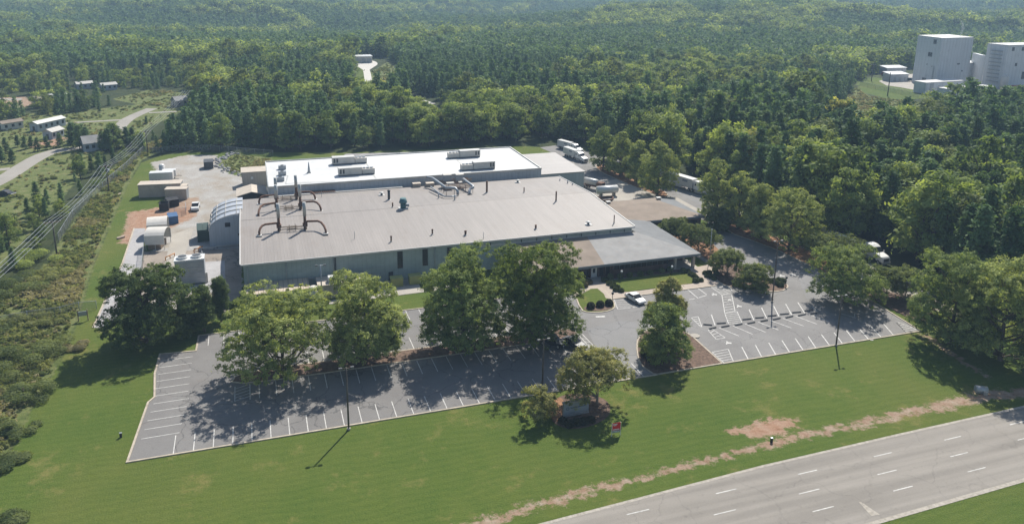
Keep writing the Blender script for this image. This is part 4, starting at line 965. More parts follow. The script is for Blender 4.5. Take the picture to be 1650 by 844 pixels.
for i, (px, py, ty, hw, lab) in enumerate(((1158, 371, 336, 24, 'small low tree at foot of the drive row'), (1084, 386, 351, 26, 'crape myrtle nearest the brown roofed rear wing'), (1125, 405, 363, 34, 'crape myrtle in front of the dark roof slope'), (1172, 444, 402, 28, 'crape myrtle beside the porch, left of the bed pair'), (1212, 467, 426, 29, 'crape myrtle in the bed, right of the pair'))):
    lot(px, py, ty, hw, lab, 'leaf_crape', 8000, .34, 50+i, 'crape_myrtle', base=.16, shape='dome', bark='bark_pale')

# shrubs
def shrub_pair(r, mat, seed, n=900, ls=.16, flat=.8):
    global rng
    keep = rng; rng = np.random.default_rng(seed); d = unit(n); d[:, 2] = np.abs(d[:, 2])*1.1-.15
    C = d*np.array([r, r, r*flat])*(.86+.16*rng.random((n, 1)))+np.array([0, 0, r*flat*.55]); C[:, 2] = np.maximum(C[:, 2], .03)
    Nn = d+unit(n)*.7; Nn /= np.linalg.norm(Nn, axis=1, keepdims=True)
    me = leafmesh('shrub', C, Nn, ls*1.5, rng.random(n), mat, 1.1)
    rng = keep; return me
def shrub_core(r, mat, flat):
    b = MB().ball((0, 0, r*flat*.5), (r*.84, r*.84, r*flat*.86), 10, 7)
    return b
SH = {}
def shrub(px, py, rpx, label, mat='leaf_shrub', group=None, flat=.85, name='clipped_shrub', dy=0):
    d = math.dist((*G(px, py), 0), (0, 0, H)); r = rpx/FPX*d
    k = (mat, round(r, 1))
    x, y = G(px, py)
    if k not in SH: SH[k] = (shrub_pair(r, mat, len(SH)+300, int(500+700*r), .2, flat), shrub_pair(r*.8, mat, len(SH)+700, 500, .5, flat))
    t_ = thing(name, label, 'shrub', (x, y, .12), rng.random()*6, group)
    o = bpy.data.objects.new('foliage', SH[k][0]); COL.objects.link(o); o.parent = t_
    o = bpy.data.objects.new('inner_foliage', SH[k][1]); COL.objects.link(o); o.parent = t_
for (x, y, r, lab, mt) in ((487, 318, 24, 'left', 'leaf_shrub_brown'), (543, 326, 25, 'right', 'leaf_shrub_brown'), (510, 347, 29, 'front and largest', 'leaf_shrub_brown')):
    shrub(*z3(x, y), r/4.219, f'brownish round shrub left of the entrance walk, {lab} of the three', mt, 'brownish shrubs by the entrance')
ordn = ['first', 'second', 'third', 'fourth', 'fifth', 'sixth', 'seventh', 'eighth', 'ninth']
for i, (x, y, r) in enumerate(((650, 312, 22), (688, 312, 18), (682, 334, 19), (710, 336, 15), (706, 354, 18), (738, 356, 14), (726, 376, 20), (763, 382, 19))):
    shrub(*z3(x, y), r/4.219, f'{ordn[i]} clipped ball shrub from the entrance door, right side of the entrance walk', 'leaf_shrub', 'ball shrubs along the entrance walk')
for i, (x, y, r) in enumerate(((1185, 250, 23), (1215, 250, 17), (1236, 268, 18), (1258, 280, 17), (1272, 290, 15), (1271, 316, 20), (1306, 310, 17))):
    shrub(*z3(x, y), r/4.219, f'{ordn[i]} clipped ball shrub from the porch, left side of the porch walk', 'leaf_shrub', 'ball shrubs left of the porch walk')
for i, (x, y, r) in enumerate(((1335, 262, 18), (1362, 258, 17), (1345, 282, 16), (1372, 286, 20), (1393, 300, 17), (1410, 262, 18), (1400, 240, 18))):
    shrub(*z3(x, y), r/4.219, f'{ordn[i]} dark ball shrub from the left, right side of the porch walk', 'leaf_shrub', 'ball shrubs right of the porch walk')
for x, lab in ((557, 'left'), (620, 'middle'), (681, 'right')):
    shrub(*z3(x, 492-(x-557)*.16), 6.6, f'dark rounded shrub on the mulch of the small lawn island, {lab} one', 'leaf_shrub_dark', 'dark shrubs on the lawn island', .95)
for i, (x, y) in enumerate(((690, 288), (755, 288), (820, 280), (892, 270), (960, 262), (1038, 248), (1096, 240))):
    shrub(*z3(x, y), 4.6, f'{ordn[i]} loose leafy plant from the left along the office wall', 'leaf_crape', 'foundation plants along the office', 1.0, 'foundation_plant')
for i, (x, y, r) in enumerate(((650, 298, 20), (628, 286, 18), (664, 276, 17), (610, 276, 17), (640, 268, 15))):
    shrub(*z2(x, y), r/3.669, f'{ordn[i]} round shrub from the kerb point of the bed behind the slim lamp post', 'leaf_shrub', 'shrubs at the kerb point')
for i, (x, y) in enumerate(((385, 298), (415, 308), (445, 314), (478, 318), (510, 318), (540, 318))):
    shrub(*z2(x, y), 4.4, f'{ordn[i]} shrub from the left in the low hedge under the bed myrtles', 'leaf_crape', 'low hedge under the myrtles', .8, 'hedge_shrub')
z5 = lambda x, y: (820+x/3.669, 560+y/3.669)
for i, (x, y, r) in enumerate(((318, 445, 24), (357, 466, 27), (400, 455, 26), (442, 452, 27), (483, 440, 24))):
    shrub(*z5(x, y), r/3.669, f'{ordn[i]} dark shrub from the left in front of the monument sign', 'leaf_shrub_dark', 'dark shrubs before the monument sign')
for i, (x, y, r) in enumerate(((805, 50, 22), (835, 75, 24), (868, 62, 25), (850, 95, 22))):
    shrub(*z5(x, y), r/3.669, f'{ordn[i]} dark shrub from the left under the front island tree', 'leaf_shrub_dark', 'shrubs under the island tree')
for i, (px, py, rp) in enumerate(((383, 502, 12), (402, 496, 13), (424, 498, 13), (444, 492, 12), (395, 512, 11), (418, 512, 11))):
    shrub(px, py, rp, f'{ordn[i]} dark laurel bush from the left below the lean-to shed', 'leaf_oak', 'laurel bushes below the lean-to shed', 1.1, 'laurel_bush')

# ------------------------------------------------------------------ forest
site = GP([(-1500, 1100), (-1200, 700), (-300, 520), (0, 462), (35, 432), (68, 392), (108, 342), (145, 305), (178, 275), (208, 254), (232, 245), (262, 247), (300, 243), (560, 243), (840, 228), (895, 226), (960, 238), (1090, 285), (1170, 312), (1230, 338), (1300, 378), (1370, 398), (1440, 418), (1490, 440), (1530, 470), (1570, 490), (1650, 505), (1900, 510)])+[(600, 60), (600, -80), (-300, -80)]
NO = [site,
      GP([(-80, 400), (0, 362), (50, 338), (90, 312), (122, 282), (150, 255), (185, 240), (228, 226), (265, 220), (305, 200), (318, 164), (240, 163), (205, 168), (160, 178), (100, 184), (60, 187), (0, 192), (-80, 205)]),
      GP([(568, 93), (610, 91), (648, 104), (645, 125), (625, 165), (600, 176), (568, 170)]),
      GP([(655, 152), (710, 158), (722, 172), (716, 208), (690, 206), (656, 190)]),
      GP([(1372, 128), (1420, 117), (1480, 108), (1560, 108), (1700, 118), (1900, 130), (1900, 200), (1600, 203), (1510, 208), (1480, 232), (1440, 244), (1395, 245), (1330, 232), (1295, 215), (1330, 190), (1372, 150)]),
      GP([(155, 165), (170, 146), (300, 143), (310, 160), (270, 172), (200, 176)]),
      GP([(100, 158), (110, 170), (148, 172), (155, 150), (120, 145)]),
      GP([(-20, 150), (40, 150), (62, 168), (40, 178), (-20, 178)]),
      GP([(836, 226), (900, 222), (900, 240), (840, 240)]),
      GP([(130, 252), (175, 240), (180, 262), (140, 275)])]
bushy = GP([(-120, 360), (0, 330), (60, 300), (110, 262), (160, 240), (232, 205), (290, 200), (262, 245), (222, 246), (158, 300), (118, 345), (75, 398), (40, 440), (0, 480), (-150, 540)])
leftland = GP([(-300, 240), (-50, 150), (100, 120), (330, 120), (330, 200), (262, 246), (232, 246), (100, 400), (-300, 700)])
def grid(y0, y1, sp):
    out = []
    yv = np.arange(y0, y1, sp)
    for k, yy in enumerate(yv):
        xl = -.42*yy-60; xr = 1.45*yy+70
        xv = np.arange(xl, xr, sp)+(k % 2)*sp/2; out.append(np.stack([xv, np.full(xv.shape, yy)], 1))
    P = np.concatenate(out); return P+rng.uniform(-.38, .38, P.shape)*sp
def snoise(x, y, s, ph=0):
    return (np.sin(x/s+ph)*np.cos(y/s*1.13-ph*.7)+.6*np.sin(x/s*2.1-y/s*1.7+ph*2)+.4*np.sin(y/s*3.3+x/s*2.7+ph*3)+.3*np.sin(x/s*6.1+ph)*np.sin(y/s*5.3-ph))/1.6
bands = [(100, 430, 5.4), (430, 700, 5.6), (700, 1150, 6.4), (1150, 1900, 8.5), (1900, 3200, 13.0), (3200, 6000, 22.0)]
P = np.concatenate([grid(*q) for q in bands])
x, y = P[:, 0], P[:, 1]
ok = np.ones(len(P), bool)
for poly in NO: ok &= ~inpoly(x, y, poly)
# keep only what the frame (with a margin) can show
zt = hz(x, y); c = np.stack([x, y, zt+8-H], 1) @ CM
px = CX-FPX*c[:, 0]/c[:, 2]; py = CY+FPX*c[:, 1]/c[:, 2]
ok &= (px > -90) & (px < 1750) & (py > -40) & (py < 900)
P = P[ok]; x, y = P[:, 0], P[:, 1]; zt = zt[ok]; px = px[ok]; py = py[ok]; D = np.hypot(x, y)
nz = snoise(x, y, 95, .5)+.5*snoise(x, y, 33, 2.2)
isleft = inpoly(x, y, leftland); isb = inpoly(x, y, bushy)
pine = nz > -.12
far_pl = (D > 620) & (snoise(x, y*1.6, 210, 1.9) > -.62); pine |= far_pl & (rng.random(len(x)) < .985)
edge = np.zeros(len(x), bool)
rowb = (y < 345) & (x > -30) & (x < 130) & (y > 290); pine &= ~(rowb & (rng.random(len(x)) < .85))
rt = (x > 145) & (y < 330); pine = np.where(rt, snoise(x, y, 42, 4.1)+rng.normal(size=len(x))*.3 > -.25, pine)
pine = np.where(isleft, rng.random(len(x)) < .55, pine)
band = (D > 500) & (np.abs(snoise(x, y, 260, 3.3)) < .12); pine &= ~band
sz = rng.uniform(.75, 1.2, len(x))
size = np.where(pine, 14.5, 15.0)*sz
size = np.where((D > 520) & pine, 12.0*rng.uniform(.85, 1.12, len(x)), size)
size = np.where(rt, size*1.35, size); size = np.where(rt & (D < 240), size*1.12, size)
size = np.where(isleft, size*rng.uniform(.42, .72, len(x)), size)
size = np.where(isb, size*rng.uniform(.6, .95, len(x)), size)
size = size*np.where(rng.random(len(x)) < .12, 1.22, 1.0)*np.where(rng.random(len(x)) < .15, .72, 1.0)
thin = isleft & ~isb & (rng.random(len(x)) < .25)
thin |= isb & (rng.random(len(x)) < .15)
thin |= (~pine) & (D < 1150) & (rng.random(len(x)) < .38) | (~pine) & (D >= 1150) & (rng.random(len(x)) < .25)
kp = ~thin
x, y, zt, size, pine, D, px, py, isleft = [q[kp] for q in (x, y, zt, size, pine, D, px, py, isleft)]
tx, ty_ = G(1413, 428); ux_ = (x-tx)*.6+(y-ty_)*.8; vx_ = np.abs((x-tx)*.8-(y-ty_)*.6)
kk = ~((ux_ > -8) & (ux_ < 17) & (vx_ < 9)); x, y, zt, size, pine, D, px, py, isleft = [q[kk] for q in (x, y, zt, size, pine, D, px, py, isleft)]
order = np.argsort(D)
mats_b = ['leaf_wood', 'leaf_oak', 'leaf_wood', 'leaf_crape', 'leaf_light', 'leaf_yellow']
NB = [broadleaf(15, 5.0, mats_b[i], 3600, .62, seed=100+i, base=.10, lobes=13) for i in range(6)]
NP = [conifer(14.5, 2.6, 'leaf_pine_near' if i % 2 else 'leaf_pine', 2300, .62, seed=120+i, base=.16, pw=.62, tuft=1.2) for i in range(4)]
unitB = [(t, c_) for t, c_ in NB]
vis = (px > -25) & (px < 1675) & (py > 0) & (py < 860)
cnt = {True: 0, False: 0}; used = np.zeros(len(x), bool)
wb = [.28, .26, .22, .14, .07, .03]
for i in order:
    k = bool(pine[i])
    if not vis[i] or cnt[k] >= 290: 
        if D[i] < 200 and not vis[i]: used[i] = (cnt[k] > 100000)
        continue
    cnt[k] += 1; used[i] = True
    if k:
        v = int(rng.integers(4)); s = size[i]/14.5
        tree_thing('pine_tree', 'dark green pine standing in the surrounding woods', NP[v], (float(x[i]), float(y[i]), float(zt[i])), float(rng.random()*6.28), (s*1.05, s*1.05, s), 'pines of the surrounding woods', 'pine tree')
    else:
        v = int(rng.choice(6, p=wb)); s = size[i]/15
        tree_thing('broadleaf_tree', 'leafy broad crowned tree standing in the surrounding woods', NB[v], (float(x[i]), float(y[i]), float(zt[i])), float(rng.random()*6.28), (s*rng.uniform(.95, 1.15),)*2+(s,), 'broad crowned trees of the woods', 'leafy tree')
for k_, (px_, py_, ty2, v) in enumerate(((118, 238, 198, 0), (129, 241, 202, 1), (141, 239, 205, 0), (122, 231, 199, 1), (134, 230, 200, 2), (97, 237, 215, 3), (76, 241, 220, 1), (61, 244, 223, 0), (41, 241, 220, 1), (29, 237, 218, 3), (51, 238, 219, 0), (10, 246, 222, 1),
     (166, 243, 212, 0), (176, 245, 207, 1), (184, 240, 204, 0), (192, 237, 204, 2), (205, 236, 205, 0), (214, 233, 206, 3), (3, 262, 236, 0), (20, 262, 240, 1), (160, 182, 170, 1), (236, 200, 188, 3), (90, 183, 168, 2))):
    X_, Y_ = G(px_, py_); hh_ = hgt(px_, py_, ty2)
    tree_thing('field_tree', 'dark pine in the open field among the scattered houses', NP[v], (X_, Y_, 0), k_*1.3, (hh_/14.5*1.5, hh_/14.5*1.5, hh_/14.5), 'trees in the field of houses', 'pine tree')
# the rest: two stuff objects scattered with geometry nodes
def proto_col(name, pairs):
    c_ = bpy.data.collections.new(name)
    for i, (t, cr) in enumerate(pairs):
        # join trunk+crown into one mesh
        vs = np.zeros(len(t.vertices)*3, np.float32); t.vertices.foreach_get('co', vs)
        vc = np.zeros(len(cr.vertices)*3, np.float32); cr.vertices.foreach_get('co', vc)
        ft = np.array([p_.vertices[:] for p_ in t.polygons if len(p_.vertices) == 4], int).reshape(-1, 4)
        fc = np.arange(len(cr.vertices)).reshape(-1, 4)+len(t.vertices)
        sh = np.zeros(len(cr.polygons), np.float32); cr.attributes['shade'].data.foreach_get('value', sh)
        me = fastmesh(f'{name}_mesh', np.concatenate([vs, vc]).reshape(-1, 3), np.concatenate([ft, fc]), [cr.materials[0].name.split('.')[0], 'bark'], {'shade': ('FACE', np.concatenate([np.zeros(len(ft)), sh]))})
        mi = np.concatenate([np.ones(len(ft)), np.zeros(len(fc))]).astype(np.int32); me.polygons.foreach_set('material_index', mi)
        o = bpy.data.objects.new(f'{name}_{i:02d}', me); c_.objects.link(o)
    return c_
def scatter(name, pts, scales, rots, idxs, pcol, sxy=None):
    me = bpy.data.meshes.new(name); me.vertices.add(len(pts)); me.vertices.foreach_set('co', np.asarray(pts, np.float32).ravel())
    for n, arr, ty in (('size', scales, 'FLOAT'), ('turn', rots, 'FLOAT'), ('pick', idxs, 'INT')):
        a = me.attributes.new(n, ty, 'POINT'); a.data.foreach_set('value', np.asarray(arr, np.float32 if ty == 'FLOAT' else np.int32))
    o = bpy.data.objects.new(name, me); COL.objects.link(o); props(o, kind='stuff')
    ng = bpy.data.node_groups.new(name+'_nodes', 'GeometryNodeTree')
    ng.interface.new_socket('Geometry', in_out='INPUT', socket_type='NodeSocketGeometry'); ng.interface.new_socket('Geometry', in_out='OUTPUT', socket_type='NodeSocketGeometry')
    gi = ng.nodes.new('NodeGroupInput'); g2 = ng.nodes.new('NodeGroupOutput'); ip = ng.nodes.new('GeometryNodeInstanceOnPoints'); ci = ng.nodes.new('GeometryNodeCollectionInfo')
    ci.inputs['Collection'].default_value = pcol; ci.inputs['Separate Children'].default_value = True; ci.inputs['Reset Children'].default_value = True
    def na(n, ty):
        q = ng.nodes.new('GeometryNodeInputNamedAttribute'); q.data_type = ty; q.inputs['Name'].default_value = n; return q.outputs[0]
    cx_ = ng.nodes.new('ShaderNodeCombineXYZ'); ng.links.new(na('turn', 'FLOAT'), cx_.inputs[2])
    ng.links.new(gi.outputs[0], ip.inputs['Points']); ng.links.new(ci.outputs[0], ip.inputs['Instance']); ip.inputs['Pick Instance'].default_value = True
    ng.links.new(na('pick', 'INT'), ip.inputs['Instance Index']); ng.links.new(cx_.outputs[0], ip.inputs['Rotation']); ng.links.new(na('size', 'FLOAT'), ip.inputs['Scale'])
    ng.links.new(ip.outputs[0], g2.inputs[0]); md = o.modifiers.new('scatter', 'NODES'); md.node_group = ng
    return o
MBm = [broadleaf(15, 5.2, mats_b[i], 1300, 1.05, seed=140+i, base=.05, lobes=11) for i in range(6)]
MPm = [conifer(14, 3.3, 'leaf_pine', 620, 1.05, seed=160+i, base=.06, pw=.65, tuft=1.0) for i in range(3)]
FBm = [broadleaf(15, 5.6, mats_b[i], 330, 2.1, seed=180+i, base=.0, lobes=9, sub=40) for i in range(6)]
FPm = [conifer(14, 3.7, 'leaf_pine', 150, 2.1, seed=190+i, base=.0, pw=.7, tuft=.8) for i in range(3)]
rest = ~used
nearm = D < 620
def do(name, sel, pairs, base_h, w=None):
    n = int(sel.sum()); 
    if not n: return
    pts = np.stack([x[sel], y[sel], zt[sel]-.2], 1); sc_ = size[sel]/base_h
    scale_far = np.where(D[sel] > 1900, 1.55, np.where(D[sel] > 1150, 1.18, 1.0)); scale_far = np.where(D[sel] > 3200, 2.4, scale_far)
    scatter(name, pts, sc_*scale_far, rng.random(n)*6.28, rng.choice(len(pairs), n, p=w), proto_col(name+'_source', pairs))
do('woodland', rest & ~pine & (D < 300), NB, 15, wb)
do('woodland', rest & ~pine & nearm & (D >= 300), MBm, 15, wb)
do('woodland', rest & ~pine & ~nearm, FBm, 15, [.36, .30, .24, .08, .02, .0])
do('pine_forest', rest & pine & (D < 300), NP, 14.5)
do('pine_forest', rest & pine & nearm & (D >= 300), MPm, 14)
do('pine_forest', rest & pine & ~nearm, FPm, 14)
print('FOREST', len(x), 'used', cnt, 'rest pine', int((rest & pine).sum()), 'broad', int((rest & ~pine).sum()))


# ------------------------------------------------------------------ scrub and bushes at the left
def bushmesh(r, mat, n, ls, seed, flat=.75):
    global rng
    keep = rng; rng = np.random.default_rng(seed); k = 5; k = 5 if r < 3 else 14; cen = rng.normal(size=(k, 3))*r*(.42 if k == 5 else .55); cen[:, 2] = np.abs(cen[:, 2])*.5+r*.25
    ci = rng.integers(k, size=n); d = unit(n); d[:, 2] = np.abs(d[:, 2])
    C = cen[ci]+d*r*(.55 if k == 5 else .34)*rng.uniform(.7, 1.1, (n, 1))*np.array([1, 1, flat]); Nn = d+unit(n)*.7; Nn /= np.linalg.norm(Nn, axis=1, keepdims=True)
    me = leafmesh('bush', C, Nn, ls, np.clip(rng.random(k)[ci]*.6+rng.random(n)*.4, 0, 1), mat, 1.2); rng = keep; return me
sp = [bushmesh(1.0, m_, 150, .42, 900+i) for i, m_ in enumerate(('leaf_scrub', 'leaf_scrub', 'leaf_crape', 'leaf_scrub_dry', 'leaf_scrub'))]
tuft = bushmesh(.6, 'leaf_scrub_dry', 60, .4, 920, 1.3)
scol = bpy.data.collections.new('scrub_source')
for i, me in enumerate(sp+[tuft]): scol.objects.link(bpy.data.objects.new(f'scrub_source_{i:02d}', me))
pts = []; 
for poly, n in ((Z_SCRUB[0], 11000), (Z_SCRUB[1], 5000), (Z_SCRUB[3], 2500), (Z_SCRUB[5], 300), (Z_SCRUB[4], 700), (Z_SCRUB[6], 600)):
    a = np.array(poly); q = rng.uniform(a.min(0), a.max(0), (n*4, 2)); q[:, 0] = np.maximum(q[:, 0], -260)
    q = q[(q[:, 1] > 60) & (sdist(q[:, 0], q[:, 1], poly) > 1.2)][:n]
    dn = snoise(q[:, 0], q[:, 1], 9, 1.3); q = q[dn+rng.normal(size=len(q))*.5 > -.25]; pts.append(q)
q = np.concatenate(pts)
for pl_, wd_ in ROADS:
    dd = np.full(len(q), 1e9)
    for (x0_, y0_), (x1_, y1_) in zip(pl_[:-1], pl_[1:]):
        dx_, dy_ = x1_-x0_, y1_-y0_; f_ = np.clip(((q[:, 0]-x0_)*dx_+(q[:, 1]-y0_)*dy_)/(dx_*dx_+dy_*dy_+1e-9), 0, 1); dd = np.minimum(dd, np.hypot(q[:, 0]-x0_-f_*dx_, q[:, 1]-y0_-f_*dy_))
    q = q[dd > wd_/2+1.2]
lowm = ~((q[:, 0] < -28) & (q[:, 1] > 255) & (rng.random(len(q)) < .45)); q = q[lowm]
n = len(q); 
pk = np.where(snoise(q[:, 0], q[:, 1], 14, .7) > .3, 3, rng.integers(0, 3, n)); pk = np.where(rng.random(n) < .07, 4, pk); pk = np.where(rng.random(n) < .3, 5, pk)
ss = rng.uniform(.4, 1.0, n)*(1+.5*np.clip(snoise(q[:, 0], q[:, 1], 12, 3.), 0, 1)); ss = np.where(inpoly(q[:, 0], q[:, 1], Z_SCRUB[4]), ss*.6, ss)
scatter('scrub', np.stack([q[:, 0], q[:, 1], hz(q[:, 0], q[:, 1])-.05], 1), ss, rng.random(n)*6.28, pk, scol)
BG = 'big bushes on the left bank'
for i, (px, py, rp, mt, lab) in enumerate(((55, 585, 46, 'leaf_crape', 'large dark spreading bush in the left scrub, upper left of the black stub'), (38, 640, 38, 'leaf_crape', 'dark bush below the largest one at the left edge'), (20, 700, 30, 'leaf_crape', 'rounded green bush at the left edge near the lower lawn'), (6, 750, 26, 'leaf_crape', 'small dark bush where scrub tapers at the left edge'),
     (12, 850, 30, 'leaf_crape', 'bush cut off by the lower left corner'), (60, 520, 26, 'leaf_scrub', 'light green bush just below the left fence'), (20, 470, 40, 'leaf_crape', 'light green thicket bush above the left fence'), (70, 455, 30, 'leaf_scrub', 'leafy green bush above the left fence, right of the thicket'), (40, 425, 34, 'leaf_wood', 'leafy green bush under the power lines'), (120, 560, 18, 'leaf_scrub_dry', 'dry brown green bush at the lawn edge by the sign back'))):
    x, y = G(px, py); d = math.dist((x, y, 0), (0, 0, H)); r = rp/FPX*d*.85
    t_ = thing('bush', lab, 'bush', (x, y, -.3), 0, BG); o = bpy.data.objects.new('foliage', bushmesh(r, mt, int(2500+1000*r), .30, 950+i, .7)); o.scale = (1, 1, .62); COL.objects.link(o); o.parent = t_
    MB().tube([(0, 0, -.1), (.1, .1, r*.5)], [.14, .05], 5).build('stem', 'bark', t_)
for i, (px, py, rp, lab) in enumerate(((128, 270, 10, 'low shrub by the fence, farthest up the bank'), (185, 285, 9, 'small shrub beside the chain link fence below the poles'), (160, 300, 9, 'small shrub left of the middle utility pole'))):
    x, y = G(px, py); d = math.dist((x, y, 0), (0, 0, H)); r = rp/FPX*d
    t_ = thing('bush', lab, 'bush', (x, y, 0), 0, BG); o = bpy.data.objects.new('foliage', bushmesh(r, 'leaf_wood', 700, .4, 980+i)); COL.objects.link(o); o.parent = t_

# ------------------------------------------------------------------ vehicles
def wheel(parent, x, y, r, wd, name='wheel'):
    w_ = MB().tube([(x, y-wd/2, r), (x, y+wd/2, r)], r, 16).build(name, 'tyre', parent)
    MB().tube([(x, y-wd/2-.02, r), (x, y+wd/2+.02, r)], r*.55, 10).build('rim', 'galv', w_); return w_
def place(p0, p1):
    a = G(*p0); c_ = G(*p1); return ((a[0]+c_[0])/2, (a[1]+c_[1])/2), math.atan2(c_[1]-a[1], c_[0]-a[0])
def car(name, label, cat, p0, p1, paint, kind='sedan', z=ZA+.01, s_=1.2, group=None):
    (x, y), rz = place(p0, p1); t_ = thing(name, label, cat, (x, y, z), rz, group); t_.scale = (s_,)*3
    if kind == 'sedan':
        body = [(-2.3, .35), (-2.3, .85), (-2.0, .98), (-1.2, 1.0), (1.0, .98), (2.0, .82), (2.3, .68), (2.32, .35)]; cab = [(-1.75, .98), (-1.05, 1.42), (.25, 1.44), (1.1, .97)]
    elif kind == 'suv':
        body = [(-2.35, .4), (-2.35, 1.05), (1.0, 1.1), (2.2, .98), (2.35, .75), (2.35, .4)]; cab = [(-2.3, 1.05), (-2.05, 1.75), (.3, 1.78), (1.15, 1.08)]
    else:
        body = [(-2.8, .5), (-2.8, 1.12), (-.75, 1.12), (-.75, 1.05), (1.3, 1.12), (2.6, 1.05), (2.75, .85), (2.75, .5)]; cab = [(-.75, 1.08), (-.6, 1.8), (.75, 1.82), (1.4, 1.1)]
    W2 = .9
    b = MB(); b.extr([(a, z_) for a, z_ in body], -W2, W2, 'y'); b.build('body', paint, t_, .06)
    b = MB(); b.extr(cab, -W2*.88, W2*.88, 'y'); b.build('cabin', 'glass_dark', t_, .04)
    top = [q for q in cab if q[1] > 1.2]; b = MB(); b.extr([(top[0][0]-.03, top[0][1]), (top[0][0]+.1, top[0][1]+.06), (top[1][0]-.1, top[1][1]+.06), (top[1][0]+.03, top[1][1])], -W2*.9, W2*.9, 'y'); b.build('roof', paint, t_, .03)
    for sx in (-1, 1):
        for sy in (-1, 1): wheel(t_, 1.42*sx if kind != 'pickup' else 1.75*sx, sy*.82, .34 if kind == 'sedan' else .4, .22)
    f = body[-1][0]
    for sy in (-1, 1): B(f-.12, sy*.65-.18, .6, f+.02, sy*.65+.18, .76).build('headlight', 'lamp', t_)
    for sy in (-1, 1): B(body[0][0]-.02, sy*.7-.12, .7, body[0][0]+.05, sy*.7+.12, .85).build('tail_light', 'red_sign', t_)
    if kind == 'pickup': B(-2.7, -.78, 1.0, -.85, .78, 1.125).build('truck_bed', 'black', t_)
    for sy in (-1, 1): B(.55, sy*.93-.04, 1.05, .75, sy*.93+.12*sy if sy > 0 else -.93+.04, 1.2).build('mirror', paint, t_)
    return t_
car('parked_car', 'white sedan parked nose out beside the entrance walk', 'car', (1013, 479), (1034, 491), 'white_paint', 'sedan')
car('pickup_truck', 'white pickup truck in the gravel yard facing the camera', 'pickup truck', (318, 329), (313, 345), 'white_paint', 'pickup', 0)
car('pickup_truck', 'dark pickup truck shaded under the tallest median tree', 'pickup truck', (875, 552), (906, 560), 'car_dark', 'suv')
car('parked_car', 'dark car in dappled shade beside the dark pickup', 'car', (914, 553), (934, 562), 'car_dark', 'sedan')
car('parked_car', 'dark blue car on the country road verge at the left edge', 'car', (-4, 314), (26, 316), 'car_dark', 'sedan', 0)
car('parked_car', 'red car by the small metal building near the white towers', 'car', (1421, 122), (1433, 124), 'car_red', 'suv', .05, 1.5)
car('parked_car', 'dark pickup parked on the plant yard beside the white tower', 'car', (1463, 131), (1471, 132), 'car_dark', 'suv', .05, 1.4)
